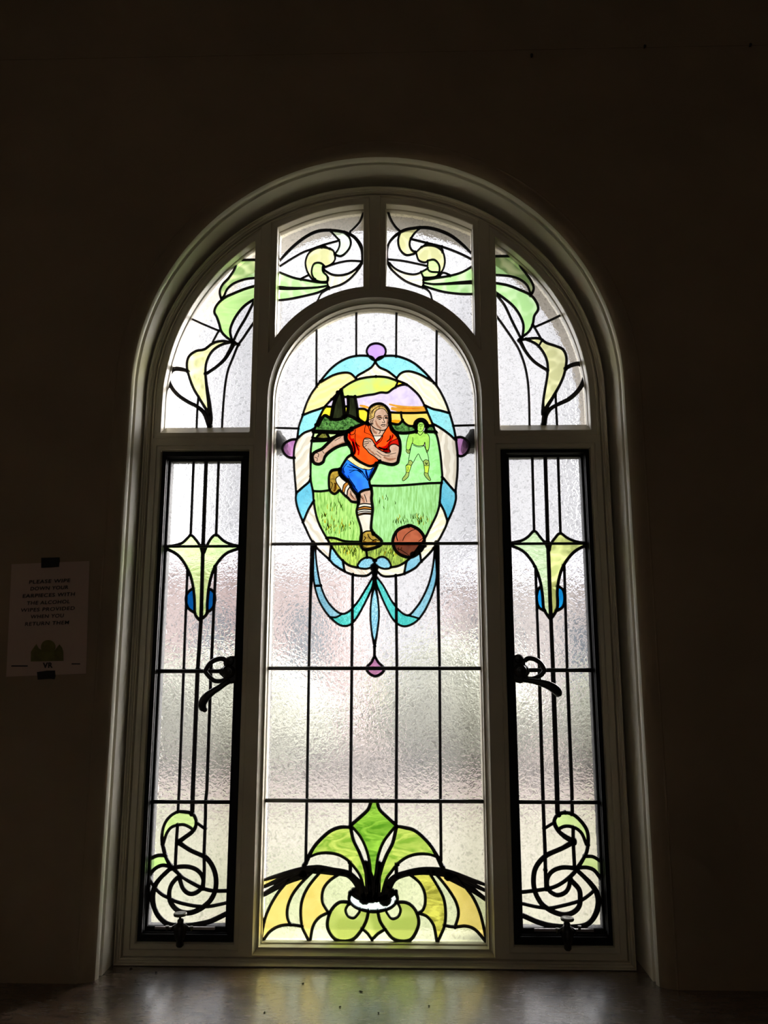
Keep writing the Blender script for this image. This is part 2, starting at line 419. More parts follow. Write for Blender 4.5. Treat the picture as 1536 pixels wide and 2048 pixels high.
# plaster beam above the window, room shell behind the camera
def quadwall(name, pts, m): return struct(name, pts, [(0, 1, 2, 3)], m)
b_ = MB(); b_.box((XL, YW-.0015, ZT-.002), (XR, .3, ZT+.50))
beam = tag(b_.build('trim_1', M['wall']), kind='structure')
YB = -4.8; ZCE = 2.2
quadwall('ceiling', [(XL, .3, ZCE), (XR, .3, ZCE), (XR, YB, ZCE), (XL, YB, ZCE)], M['room'])
quadwall('wall_left', [(XL, .3, ZF), (XL, .3, ZCE), (XL, YB, ZCE), (XL, YB, ZF)], M['room_wall'])
quadwall('wall_right', [(XR, .3, ZF), (XR, .3, ZCE), (XR, YB, ZCE), (XR, YB, ZF)], M['room_wall'])
quadwall('wall_front', [(XL, YB, ZF), (XR, YB, ZF), (XR, YB, ZCE), (XL, YB, ZCE)], M['room'])
# boards: a narrow one against the window, wide ones in the room
fl = MB(); y = .02
for wd in [.1035, .30, .28, .31, .29, .3, .3, .3, .3, .3, .3, .3, .3, .3, .3, .3, .3]:
    y1 = y-wd
    fl.box((XL, max(y1, YB)+.0011, ZF-.03), (XR, y, ZF)); y = y1
    if y < YB: break
fl.box((XL, YB, ZF-.05), (XR, .02, ZF-.028))
flo = tag(fl.build('floor', M['floor']), kind='structure')

# ------------------------------------------------------------------ window_1: cream painted timber frame
outer = [(-R_OPEN, -.7495), (R_OPEN, -.7495)] + arc((0, ZC), R_OPEN, 0, 180, 72)
outer = clean(outer)
openings = {'cen': O_CEN, 'uir': O_UIR, 'uil': O_UIL, 'uor': O_UOR, 'uol': O_UOL, 'cr': O_CR, 'cl': O_CL}
W_M = {'cen': .0155, 'uir': .0200, 'uil': .0200, 'uor': .0200, 'uol': .0200, 'cr': .0155, 'cl': .0155}
holes = []
for k, l in openings.items():
    holes.append(offset(l, W_M[k]))
fo = offset(outer, .0120)
V_, F_ = region_face(fo, holes)
fm = MB(); YF = -.055
fm.add([(p[0], YF, p[1]) for p in V_], F_)
fm.add([(p[0], .02, p[1]) for p in V_], F_)
for l in holes: sweep(fm, l, [(0, YF), (0, .02)])
window = fm.build('window_1', M['cream_paint']); tag(window, kind='structure')
mo = MB()
sweep(mo, outer, [(.0120, -.040), (.0120, YF), (.0130, YF-.0015), (.0138, -.0495), (.0146, -.0495), (.0153, -.056), (.0168, -.0595), (.0188, -.0610), (.0200, -.0610), (.0206, -.0645),
                  (.0228, -.0660), (.0245, -.0685), (.0252, -.0735), (.0257, -.0758), (.0268, -.0765), (.0280, -.0758), (.0285, -.0745), (.0285, .02)])
mo.build('outer_moulding', M['cream_paint'], window)
def bead(name, key, prof):
    b = MB(); sweep(b, openings[key], prof); return b.build(name, M['cream_paint'], window)
bead('opening_moulding', 'cen', [(.0155, .01), (.0155, YF-.0003), (.0152, YF-.0015), (.0142, YF-.0015), (.0130, -.0525), (.0100, -.0460), (.0065, -.0410), (.0042, -.0385), (.0030, -.0385),
                                 (.0022, -.0395), (.0010, -.0390), (.0006, -.0300), (.0006, -.0180), (.0000, -.0150), (-.0014, -.0155), (-.0024, -.0130), (-.0028, -.0040), (-.0028, .012)])
for k in ('uir', 'uil', 'uor', 'uol'):
    bead('opening_moulding', k, [(.0200, YF+.02), (.0200, YF-.0003), (.0197, YF-.0012), (.0188, YF-.0012), (.0180, -.0500), (.0165, -.0480), (.0100, -.0470), (.0030, -.0465), (.0010, -.0455), (.0002, -.0430), (.0006, -.0200), (.0010, -.0160), (-.0006, -.0150), (-.0016, -.0110), (-.0016, .012)])
for s_ in (-1, 1):      # splayed sill under each outer upper light
    sl = MB(); a_, b__ = s_*(U_UO+.001), s_*(R_UP+.012)
    sec = [(-.0470, Z_TR-.001), (-.0005, .6500), (.012, .6500), (.012, Z_TR-.02), (-.0470, Z_TR-.02)]
    n = len(sec); sl.add([(a_, y, z) for y, z in sec]+[(b__, y, z) for y, z in sec], [tuple(range(n)), tuple(range(2*n-1, n-1, -1))]+[(i, (i+1) % n, n+(i+1) % n, n+i) for i in range(n)])
    sl.build('transom_sill', M['cream_paint'], window)
for k in ('cr', 'cl'):
    bead('casement_rebate', k, [(.0155, YF+.01), (.0155, YF-.0003), (.0152, YF-.0012), (.0140, YF-.0012), (.0133, -.0520), (.0120, -.0510), (.0040, -.0500), (.0020, -.0490), (.0010, -.0450), (.0000, -.0435), (.0000, .02)])

# outside: stone reveal and wall, sill, stone transom stubs seen dark through the glass
ex = MB()
sweep(ex, outer, [(.0255, .021), (.0010, .021), (.0010, .085), (.0, .090)])
V2, F2 = region_face([(-4, -1.6), (4, -1.6), (4, 3.4), (-4, 3.4)], [offset(outer, .001)])
ex.add([(p[0], .090, p[1]) for p in V2], F2)
V2, F2 = region_face([(-4, -1.6), (4, -1.6), (4, 3.4), (-4, 3.4)], [offset(outer, .024)])
ex.add([(p[0], .0205, p[1]) for p in V2], F2)
exo = ex.build('wall_outside', M['stone']); tag(exo, kind='structure')
# stone mullions outside, narrower than the timber ones, and the corbels where their transom ends
ms = MB()
for s in (-1, 1):
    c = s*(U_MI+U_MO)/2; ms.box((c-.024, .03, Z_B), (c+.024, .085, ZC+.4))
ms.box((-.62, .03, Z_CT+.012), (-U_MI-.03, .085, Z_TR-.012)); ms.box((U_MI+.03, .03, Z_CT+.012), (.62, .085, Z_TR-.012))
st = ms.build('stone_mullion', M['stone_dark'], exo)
for s in (-1, 1):
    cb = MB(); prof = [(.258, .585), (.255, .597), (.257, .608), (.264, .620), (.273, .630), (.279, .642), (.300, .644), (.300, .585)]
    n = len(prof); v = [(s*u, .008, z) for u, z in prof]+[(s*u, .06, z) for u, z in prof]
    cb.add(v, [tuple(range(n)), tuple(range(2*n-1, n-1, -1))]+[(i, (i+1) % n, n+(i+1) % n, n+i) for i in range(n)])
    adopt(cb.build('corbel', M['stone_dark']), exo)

# ------------------------------------------------------------------ leaded lights
# measured drawings: each pattern is measured on an enlarged view (origin x, origin y, enlargement) of the window and
# then laid out, true size, in the plane of the glass
VA = (320, 400, 1536/440); VB = (740, 400, 1536/460); VC = (540, 660, 1536/420); VD = (540, 1040, 1536/420)
VE = (280, 880, 1024/260); VF = (980, 880, 1024/260); VG = (260, 1560, 1536/280); VH = (510, 1560, 3.2); VI = (990, 1560, 5.12)
VJ = (620, 760, 1536/190); VL = (640, 920, 9.6); VM = (770, 820, 1536/130); VN = (760, 1030, 9.6); V0 = (0, 0, 1)
def px(v, p): return (v[0]+p[0]/v[2], v[1]+p[1]/v[2])
# a stroke: (view, width in photo px [list = swelling], points, kind)   kind 's' smooth, 'l' straight, 'p' painted line, 'c' closed smooth
UIL = [
 (VA, 4.5, [(1418, 90), (1393, 155), (1330, 222)], 's'),
 (VA, [4, 6, 6.5, 6.5, 6.5, 6, 6, 6.5, 7.5, 5, 4.5, 4.5, 4.5, 4, 4], [(830, 432), (880, 375), (950, 308), (1030, 250), (1110, 216), (1200, 212), (1290, 226), (1355, 258), (1400, 318), (1412, 380), (1403, 455), (1340, 538), (1270, 588), (1190, 615), (1130, 650), (1102, 705)], 's'),
 (VA, 4, [(830, 467), (920, 410), (1000, 365), (1060, 343), (1140, 314), (1240, 286)], 's'),
 (VA, 4, [(1190, 218), (1222, 250), (1253, 288), (1250, 335), (1222, 378)], 's'),
 (VA, 4.5, [(1285, 228), (1322, 262), (1332, 312), (1305, 362), (1262, 392), (1220, 380)], 's'),
 (VA, 4, [(1220, 380), (1205, 350), (1150, 332), (1090, 337), (1040, 372), (1017, 430), (1025, 490), (1055, 545), (1080, 560)], 's'),
 (VA, 3.5, [(1130, 330), (1150, 322), (1185, 345)], 's'),
 (VA, 4, [(1220, 380), (1222, 418), (1195, 450), (1148, 472)], 's'),
 (VA, 4, [(1148, 488), (1142, 455), (1110, 438), (1075, 448), (1060, 490), (1065, 530), (1090, 560), (1130, 572), (1178, 568)], 's'),
 (VA, 4, [(1135, 465), (1138, 500), (1165, 528), (1177, 560)], 's'),
 (VA, 4, [(1148, 470), (1240, 440), (1320, 425), (1405, 428)], 's'),
 (VA, 4.5, [(1148, 490), (1200, 520), (1260, 526), (1320, 512), (1370, 480), (1405, 440)], 's'),
 (VA, 4, [(1177, 540), (1170, 580), (1180, 615)], 's'),
 (VA, 4.5, [(825, 500), (870, 520), (940, 545), (1020, 560), (1100, 574), (1175, 578)], 's'),
 (VA, [9, 7, 5, 4, 4], [(825, 612), (900, 617), (1000, 616), (1100, 610), (1175, 598)], 's'),
 (VA, 4.5, [(825, 700), (900, 692), (1000, 672), (1100, 647), (1175, 612)], 's'),
 (VA, 4, [(985, 550), (1045, 520)], 'l'),
]
UIL_S = [(VA, 1285, 310, 'palemint', 'scroll'), (VA, 1110, 395, 'petal', 'scroll'), (VA, 1100, 510, 'leafgreen', 'scroll'), (VA, 1250, 565, 'cream', 'leaf'),
 (VA, 900, 570, 'leafdia', 'leaf'), (VA, 900, 655, 'leafdia', 'leaf')]
UIR_ = [
 (VB, 5, [(116, 65), (138, 130), (170, 180), (207, 215)], 's'),
 (VB, [4, 6, 7, 7, 7, 6.5, 6.5, 6, 5, 5, 5, 4.5, 4.5, 4.5, 4, 4, 4], [(690, 370), (620, 300), (540, 238), (460, 203), (380, 185), (300, 188), (230, 202), (170, 238), (127, 290), (113, 360), (125, 435), (170, 490), (240, 543), (320, 575), (370, 592), (402, 622), (415, 670)], 's'),
 (VB, 4.5, [(690, 402), (600, 357), (490, 315), (380, 287), (285, 263)], 's'),
 (VB, 4.5, [(205, 212), (188, 270), (200, 330), (240, 367), (295, 360)], 's'),
 (VB, 4.5, [(335, 190), (290, 232), (265, 285), (275, 330), (308, 352)], 's'),
 (VB, 4, [(308, 352), (350, 312), (400, 303), (450, 315), (488, 352), (500, 410), (490, 460), (460, 505)], 's'),
 (VB, 4, [(380, 290), (345, 318)], 'l'), (VB, 4, [(488, 345), (478, 318)], 'l'),
 (VB, 4, [(310, 360), (325, 402), (365, 417), (395, 403), (430, 400), (458, 428), (465, 468), (448, 507), (405, 518), (355, 517)], 's'),
 (VB, 3.5, [(388, 410), (385, 455), (405, 478), (455, 482)], 's'),
 (VB, 4, [(128, 397), (220, 407), (310, 425), (388, 442)], 's'),
 (VB, 4, [(130, 420), (170, 460), (240, 490), (310, 495), (385, 458)], 's'),
 (VB, 4, [(345, 490), (358, 530), (355, 583)], 's'),
 (VB, 4.5, [(695, 435), (620, 480), (540, 505), (450, 520), (362, 535)], 's'),
 (VB, [9, 7, 5, 4, 4], [(695, 548), (600, 553), (500, 560), (420, 562), (360, 553)], 's'),
 (VB, 4.5, [(695, 628), (600, 627), (480, 611), (362, 575)], 's'),
 (VB, 4, [(465, 510), (490, 486), (535, 502)], 's'),
]
UIR_S = [(VB, 235, 310, 'petal', 'scroll'), (VB, 400, 350, 'petal', 'scroll'), (VB, 425, 440, 'leafgreen', 'scroll'), (VB, 400, 498, 'leafgreen', 'scroll'), (VB, 280, 530, 'cream', 'leaf'),
 (VB, 620, 520, 'leafdia', 'leaf'), (VB, 600, 592, 'leafdia', 'leaf')]
UOL = [
 (VA, 5, [(680, 418), (610, 418), (560, 422), (535, 445), (520, 485), (480, 545), (438, 590), (418, 640), (428, 692)], 's'),
 (VA, 4.5, [(680, 543), (600, 552), (520, 580), (472, 620), (450, 665), (430, 690)], 's'),
 (VA, 5, [(680, 596), (600, 618), (520, 650), (450, 683), (400, 730), (380, 780), (398, 820), (415, 870), (430, 920), (467, 960), (505, 985)], 's'),
 (VA, 5, [(680, 680), (600, 730), (545, 790), (505, 860), (490, 920), (505, 985)], 's'),
 (VA, 5, [(660, 700), (600, 820), (550, 905), (512, 985)], 's'),
 (VA, 4.5, [(680, 818), (620, 905), (580, 965), (545, 1015), (510, 1100), (475, 1190), (456, 1290), (445, 1400), (438, 1500), (433, 1600)], 's'),
 (VA, 4, [(200, 820), (290, 862), (415, 915)], 'l'), (VA, 4, [(412, 912), (368, 992)], 'l'),
 (VA, [5, 5, 5, 5, 5, 5, 5, 5, 5, 5, 5, 6], [(545, 1005), (490, 992), (430, 985), (370, 1000), (310, 1042), (250, 1055), (203, 1092), (188, 1150), (200, 1220), (232, 1310), (275, 1385), (345, 1500)], 's'),
 (VA, [5, 5, 5, 5, 5, 6, 8, 10, 10], [(500, 992), (430, 1010), (370, 1050), (333, 1110), (318, 1180), (325, 1290), (343, 1420), (350, 1520), (345, 1600)], 's'),
 (VA, [9, 7, 6, 6], [(515, 1000), (460, 1100), (400, 1160), (325, 1212)], 's'),
 (VA, 4, [(515, 1000), (545, 1012)], 'l'),
 (VA, [6, 8, 9, 9, 7, 7, 7, 7, 7, 8, 9], [(200, 1195), (150, 1182), (100, 1180), (72, 1205), (62, 1255), (82, 1310), (130, 1365), (200, 1412), (255, 1440), (310, 1490), (345, 1580)], 's'),
 (VA, 4.5, [(268, 1375), (262, 1450), (256, 1600)], 's'),
]
UOL_S = [(VA, 600, 490, 'leafdark', 'leaf'), (VA, 480, 760, 'leafgreen', 'leaf'), (VA, 255, 1150, 'petal', 'petal')]
UOR_ = [
 (VB, 5, [(830, 376), (900, 375), (965, 378), (995, 395), (1003, 440), (1040, 490), (1075, 540), (1093, 590), (1075, 637)], 's'),
 (VB, 4.5, [(830, 500), (930, 508), (1000, 530), (1050, 572), (1072, 630)], 's'),
 (VB, 5, [(830, 553), (920, 570), (1000, 600), (1072, 635), (1110, 680), (1123, 730), (1097, 775), (1087, 830), (1060, 880), (1012, 918)], 's'),
 (VB, 5, [(830, 610), (900, 660), (960, 712), (1003, 775), (1025, 840), (1018, 915)], 's'),
 (VB, 5, [(850, 640), (900, 705), (950, 810), (1003, 915)], 's'),
 (VB, 4.5, [(830, 755), (900, 852), (960, 940), (1000, 1010), (1035, 1110), (1055, 1220), (1063, 1350), (1066, 1520)], 's'),
 (VB, 4.5, [(1310, 752), (1200, 805), (1098, 850)], 'l'), (VB, 4.5, [(1090, 835), (1148, 938)], 'l'),
 (VB, [5, 5, 5, 5, 5, 5, 5, 5, 5, 6, 8, 10], [(985, 942), (1060, 926), (1130, 925), (1180, 955), (1240, 975), (1290, 1000), (1312, 1060), (1300, 1150), (1270, 1230), (1220, 1320), (1170, 1410), (1160, 1520)], 's'),
 (VB, [5, 5, 5, 5, 5, 5, 5, 8], [(1040, 930), (1110, 962), (1160, 1022), (1185, 1090), (1185, 1170), (1170, 1260), (1158, 1340), (1155, 1430)], 's'),
 (VB, 4, [(1150, 935), (1128, 975)], 'l'),
 (VB, [8, 6, 6, 6], [(1000, 935), (1040, 1012), (1100, 1082), (1190, 1140)], 's'),
 (VB, [7, 8, 9, 9, 9, 8, 8, 7, 7, 8, 9], [(1305, 1125), (1350, 1102), (1400, 1095), (1432, 1130), (1430, 1200), (1392, 1270), (1330, 1328), (1255, 1365), (1205, 1395), (1175, 1440), (1165, 1500)], 's'),
 (VB, 4.5, [(1240, 1280), (1242, 1370), (1250, 1520)], 's'),
]
UOR_S = [(VB, 920, 440, 'leafdark', 'leaf'), (VB, 1040, 740, 'leafdia', 'leaf'), (VB, 1240, 1060, 'petal', 'petal'), (VB, 1105, 940, 'petal', 'petal')]
CEN = [
 (V0, 4.5, [(633.5, 640), (633, 772)], 'l'), (V0, 4.5, [(712.8, 600), (712.8, 712)], 'l'), (V0, 4.5, [(793, 600), (792.5, 712)], 'l'), (V0, 4.5, [(873.3, 640), (872.8, 772)], 'l'),
 (V0, 4, [(545, 855.5), (596, 857)], 'l'), (V0, 4, [(907, 851.5), (960, 850)], 'l'),
 (V0, [8, 8, 6, 5, 5], [(625, 1087), (624.5, 1100), (621.5, 1180), (618, 1333), (614, 1601)], 'l'), (V0, 5, [(614, 1601), (611.5, 1722)], 'l'),
 (V0, 5.5, [(705.6, 1152), (703.8, 1334), (701.3, 1600), (700.6, 1650)], 'l'),
 (V0, 5.5, [(792, 1153), (794, 1334), (792.6, 1600), (792.3, 1654)], 'l'),
 (V0, [9, 9, 6, 5, 5], [(874, 1087), (874.5, 1100), (876.5, 1180), (879.3, 1333), (881, 1601)], 'l'), (V0, 5, [(881, 1601), (882.2, 1722)], 'l'),
 # purple bosses
 (VC, 4.5, [(772, 222), (728, 198), (708, 155), (730, 112), (780, 98), (828, 115), (848, 155), (830, 196), (772, 222)], 's'),
 (VC, 5, [(198, 800), (155, 803), (110, 828), (94, 870), (110, 910), (145, 933), (188, 935)], 's'),
 (VC, 5, [(1360, 788), (1400, 784), (1440, 808), (1456, 850), (1440, 897), (1405, 922), (1365, 918)], 's'),
 # outer edge of the ribbon oval
 (VC, 4.5, [(770, 232), (742, 196), (650, 188), (560, 208), (470, 262), (400, 335), (350, 402), (300, 472), (262, 555), (235, 640), (213, 705), (200, 790), (182, 850), (175, 920), (178, 1010), (185, 1100), (192, 1190), (190, 1240), (205, 1310), (240, 1400), (262, 1450), (300, 1530), (350, 1600), (435, 1680), (470, 1718), (550, 1768), (620, 1793), (700, 1798), (745, 1770), (765, 1735)], 's'),
 (VC, 4.5, [(770, 232), (800, 200), (880, 188), (960, 200), (1050, 240), (1130, 308), (1190, 375), (1240, 440), (1285, 530), (1310, 600), (1335, 680), (1355, 770), (1365, 850), (1372, 930), (1370, 1050), (1358, 1170), (1360, 1235), (1340, 1310), (1300, 1400), (1280, 1450), (1238, 1530), (1180, 1618), (1100, 1700), (1060, 1742), (980, 1783), (900, 1800), (830, 1800), (790, 1770), (765, 1735)], 's'),
 # inner edge
 (VC, 4.5, [(775, 340), (700, 348), (625, 368), (540, 418), (470, 488), (410, 552), (370, 622), (340, 690), (312, 790), (298, 900), (298, 1000), (300, 1100), (315, 1180), (322, 1260), (340, 1360), (370, 1440), (420, 1530), (470, 1610), (520, 1675), (580, 1722), (640, 1738)], 's'),
 (VC, 4.5, [(775, 340), (850, 345), (920, 367), (990, 393), (1040, 430), (1090, 480), (1130, 550), (1160, 620), (1190, 690), (1225, 790), (1245, 900), (1255, 1000), (1260, 1080), (1250, 1150), (1245, 1220), (1235, 1300), (1210, 1370), (1170, 1450), (1125, 1540), (1085, 1590), (1040, 1650), (1000, 1690), (940, 1725), (888, 1735)], 's'),
 (VD, 4, [(642, 345), (660, 300), (703, 275), (748, 282), (765, 320), (742, 345), (700, 357), (642, 345)], 's'),
 (VD, 4, [(886, 345), (868, 295), (830, 270), (790, 278), (768, 315), (795, 343), (840, 357), (886, 345)], 's'),
 # ribbon folds, left
 (VC, 4.5, [(372, 382), (460, 332), (540, 312), (592, 320), (632, 360)], 's'), (VC, 4.5, [(632, 360), (640, 335), (700, 300), (745, 270), (770, 232)], 's'),
 (VC, 4.5, [(243, 622), (300, 598), (355, 580), (402, 562)], 's'), (VC, 4.5, [(198, 800), (245, 755), (300, 733), (332, 715)], 's'),
 (VC, 4.5, [(190, 1195), (240, 1150), (285, 1110), (300, 1070)], 's'), (VC, 4.5, [(244, 1405), (272, 1335), (295, 1290), (320, 1250)], 's'),
 (VC, 4.5, [(448, 1575), (440, 1630), (437, 1680)], 's'), (VC, 4.5, [(532, 1688), (548, 1768)], 's'),
 # ribbon folds, right
 (VC, 4.5, [(770, 232), (800, 272), (860, 300), (925, 350)], 's'), (VC, 4.5, [(925, 355), (960, 315), (1015, 302), (1090, 322), (1160, 360), (1200, 385)], 's'),
 (VC, 4.5, [(1132, 550), (1190, 577), (1250, 590), (1310, 608)], 's'), (VC, 4.5, [(1188, 685), (1240, 712), (1310, 762), (1356, 805)], 's'),
 (VC, 4.5, [(1262, 1075), (1300, 1122), (1358, 1188)], 's'), (VC, 4.5, [(1238, 1260), (1272, 1320), (1300, 1405)], 's'),
 (VD, 4.5, [(1082, 200), (1098, 245), (1105, 300)], 's'), (VD, 4.5, [(1000, 300), (990, 345), (982, 388)], 's'),
 (VD, 5, [(752, 296), (782, 296)], 'l'),
 # garland
 (VD, 4, [(316, 150), (317, 300), (318, 400), (332, 500), (365, 600), (420, 688), (480, 748), (530, 774), (582, 768), (625, 728), (672, 650), (722, 550), (755, 465), (764, 345)], 's'),
 (VD, 4, [(332, 200), (345, 340), (375, 485), (420, 590), (480, 660), (530, 686), (580, 666), (640, 600), (700, 505), (762, 400)], 's'),
 (VD, 4.5, [(322, 482), (372, 480)], 'l'), (VD, 3.5, [(425, 705), (480, 712), (530, 686)], 's'),
 (VD, 4, [(1205, 215), (1190, 350), (1160, 470), (1110, 580), (1060, 652), (1010, 697), (950, 665), (890, 590), (830, 480), (768, 400)], 's'),
 (VD, 4, [(1222, 200), (1220, 400), (1198, 510), (1150, 630), (1090, 722), (1030, 766), (970, 776), (910, 738), (860, 655), (810, 545), (775, 450), (768, 345)], 's'),
 (VD, 3.5, [(1010, 697), (1050, 708), (1090, 720)], 's'),
 (VD, [5, 4, 4, 4, 5], [(765, 470), (742, 580), (735, 700), (745, 820), (765, 925)], 's'), (VD, [5, 4, 4, 4, 5], [(767, 470), (790, 580), (798, 700), (785, 820), (765, 925)], 's'),
 (VD, [13, 10, 6], [(766, 340), (766, 400), (766, 470)], 's'), (VD, 5.5, [(765, 920), (765, 1005)], 'l'),
 (VD, 5, [(765, 1000), (742, 1040), (706, 1082), (728, 1122), (770, 1142), (815, 1122), (836, 1085), (795, 1042), (765, 1000)], 's'),
 # fleur at the foot
 (VH, 6, [(742, 140), (722, 190), (670, 240), (612, 290)], 's'), (VH, 5, [(612, 290), (642, 320), (680, 370), (712, 440), (732, 520), (741, 620), (745, 775)], 's'),
 (VH, 6, [(783, 140), (800, 190), (850, 240), (905, 290)], 's'), (VH, 5, [(905, 290), (862, 340), (820, 400), (790, 480), (777, 570), (771, 650), (768, 775)], 's'),
 (VH, 6, [(612, 300), (630, 382), (668, 462), (700, 550), (722, 650), (732, 775)], 's'), (VH, 6, [(905, 300), (882, 400), (842, 480), (812, 560), (790, 650), (780, 775)], 's'),
 (VH, [7, 10], [(712, 530), (738, 650)], 'l'), (VH, [7, 10], [(800, 535), (780, 650)], 'l'), (VH, [5, 12, 16, 17], [(708, 520), (722, 580), (735, 650), (740, 745)], 's'), (VH, [5, 11, 13, 14], [(800, 525), (790, 580), (780, 650), (776, 745)], 's'),
 (VH, [5, 6, 6, 6, 6, 8], [(612, 303), (550, 302), (490, 322), (430, 370), (370, 440), (318, 548)], 's'), (VH, [4, 4.5, 5, 5, 5, 5, 5, 5], [(352, 492), (400, 472), (460, 466), (530, 477), (590, 510), (640, 562), (682, 635), (704, 775)], 's'),
 (VH, [5, 6, 6, 6, 6, 8], [(905, 295), (960, 305), (1020, 322), (1080, 370), (1140, 442), (1200, 560)], 's'), (VH, [4, 4.5, 5, 5, 5, 5, 5, 5], [(1172, 497), (1120, 477), (1050, 473), (980, 490), (920, 530), (870, 590), (838, 642), (803, 775)], 's'),
 (VH, [4, 5, 6, 7, 7, 7, 7, 9, 12], [(330, 575), (372, 520), (400, 495), (352, 500), (340, 530), (320, 565), (318, 560), (320, 570), (320, 575)], 'x'),
 (VH, [4, 7, 11, 14, 12, 11, 12, 15, 17], [(40, 645), (150, 612), (290, 580), (400, 572), (500, 585), (590, 600), (640, 640), (675, 690), (700, 755)], 's'),
 (VH, [5, 7, 8, 10], [(40, 690), (120, 655), (200, 620), (310, 595)], 's'), (VH, [7, 9, 12, 14], [(40, 742), (120, 695), (200, 645), (320, 600)], 's'),
 (VH, [4, 7, 11, 14, 12, 10, 11, 14, 17], [(1490, 675), (1390, 642), (1270, 605), (1180, 588), (1070, 582), (960, 600), (890, 630), (850, 690), (830, 755)], 's'),
 (VH, [5, 7, 8, 10], [(1490, 715), (1400, 672), (1320, 635), (1240, 605)], 's'), (VH, [6, 8, 11, 14], [(1490, 775), (1420, 722), (1350, 675), (1240, 612)], 's'),
 (VH, 6, [(610, 520), (610, 600)], 'l'), (VH, 6, [(905, 530), (905, 605)], 'l'),
 (VH, 5, [(215, 640), (150, 718), (100, 800), (68, 875), (50, 950), (40, 1040)], 's'), (VH, 5, [(45, 1040), (90, 975), (150, 937), (222, 926), (292, 935)], 's'),
 (VH, 5, [(384, 572), (300, 655), (242, 730), (210, 810), (208, 880), (230, 928)], 's'),
 (VH, 5, [(432, 572), (350, 670), (308, 750), (293, 830), (300, 930), (325, 990), (352, 1045)], 's'), (VH, 5, [(562, 590), (482, 640), (437, 700), (432, 780), (470, 848)], 's'),
 (VH, 5, [(470, 848), (410, 880), (370, 940), (352, 1045)], 's'),
 (VH, 5.5, [(600, 782), (540, 783), (490, 830), (465, 900), (470, 960), (512, 1018), (570, 1032), (630, 1018), (680, 962), (712, 900), (725, 845)], 's'),
 (VH, 5.5, [(905, 782), (970, 785), (1020, 822), (1047, 890), (1040, 950), (1000, 1018), (940, 1032), (880, 1012), (830, 950), (800, 900), (787, 845)], 's'),
 (VH, 4.5, [(602, 790), (580, 830), (597, 872), (635, 882), (668, 845)], 's'), (VH, 4.5, [(912, 785), (932, 830), (915, 875), (875, 887), (842, 845)], 's'),
 (VH, [7, 6, 5, 5, 5, 5, 6, 7], [(612, 718), (655, 752), (700, 766), (760, 771), (830, 764), (872, 743), (900, 715), (905, 713)], 's'),
 (VH, [7, 5, 5, 5, 6, 5, 5, 5, 7], [(612, 722), (602, 760), (620, 795), (670, 826), (760, 842), (850, 826), (895, 795), (912, 760), (900, 722)], 's'),
 (VH, 7, [(640, 715), (690, 742), (740, 752), (800, 750), (850, 732), (885, 708)], 's'),
 (VH, 5, [(648, 690), (615, 725)], 'l'), (VH, 5, [(865, 690), (900, 725)], 'l'), (VH, 5, [(690, 955), (720, 980), (750, 1015), (785, 985), (827, 958)], 's'), (VH, 5, [(750, 1010), (750, 1050)], 'l'),
 (VH, 5, [(980, 598), (1048, 650), (1083, 712), (1090, 780), (1075, 830), (1045, 852)], 's'), (VH, 5, [(1045, 852), (1100, 872), (1140, 922), (1155, 980), (1165, 1045)], 's'),
 (VH, 5, [(1108, 582), (1170, 680), (1208, 760), (1220, 850), (1213, 930), (1190, 990), (1165, 1045)], 's'),
 (VH, 5, [(1142, 584), (1200, 650), (1252, 720), (1290, 790), (1302, 860), (1280, 940)], 's'), (VH, 5, [(1215, 930), (1250, 938), (1290, 940), (1350, 935), (1412, 960), (1485, 1045)], 's'),
 (VH, 5, [(1282, 606), (1350, 690), (1400, 760), (1440, 850), (1465, 950), (1485, 1045)], 's'),
 # the painted picture: sky, trees, field
 (VC, 4.5, [(522, 440), (528, 486), (590, 487), (640, 490), (700, 478), (760, 470), (810, 457), (860, 458), (900, 430), (950, 405), (1005, 397)], 's'),
 (VC, 4, [(925, 367), (932, 385), (918, 415)], 's'),
 (VC, 7, [(500, 460), (470, 530), (455, 600), (448, 645)], 's'), (VC, 7, [(522, 440), (533, 500), (540, 570), (545, 645)], 's'),
 (VC, 6, [(570, 488), (573, 560), (562, 640)], 's'), (VC, 6, [(622, 490), (636, 560), (645, 655)], 's'),
 (VC, 4.5, [(535, 560), (573, 558)], 'l'), (VC, 4, [(412, 560), (462, 562)], 'l'), (VC, 4, [(452, 510), (482, 500)], 'l'),
 (VC, 6, [(355, 700), (378, 650), (402, 625), (432, 640), (470, 655), (520, 650), (560, 625), (610, 640), (655, 668), (720, 690)], 's'),
 (VC, 4.5, [(640, 577), (690, 578), (725, 602)], 's'), (VC, 6, [(645, 650), (690, 680), (722, 690)], 's'),
 (VC, 8, [(325, 742), (400, 745), (480, 748), (555, 745), (600, 725)], 's'), (VC, 6, [(308, 812), (400, 808), (450, 792), (530, 755)], 's'),
 (VC, 5, [(345, 780), (380, 748), (405, 745), (435, 790)], 's'), (VC, 4.5, [(325, 790), (390, 797), (440, 792)], 's'),
 (VC, 4.5, [(872, 602), (950, 606), (1050, 607), (1155, 602)], 's'), (VC, 4.5, [(958, 608), (970, 660), (1010, 698), (1062, 703)], 's'), (VC, 5, [(885, 682), (940, 690), (968, 662)], 's'),
 (VC, 8.5, [(1062, 703), (1068, 678), (1090, 660), (1118, 660), (1140, 678), (1148, 700)], 's'), (VC, 5.5, [(1148, 700), (1195, 700)], 'l'), (VC, 6, [(1062, 703), (1072, 740)], 'l'), (VC, 6, [(1148, 700), (1140, 740)], 'l'),
 (VC, 6, [(890, 735), (940, 752), (1000, 754), (1075, 742)], 's'), (VC, 6, [(1135, 742), (1180, 745), (1225, 745)], 's'),
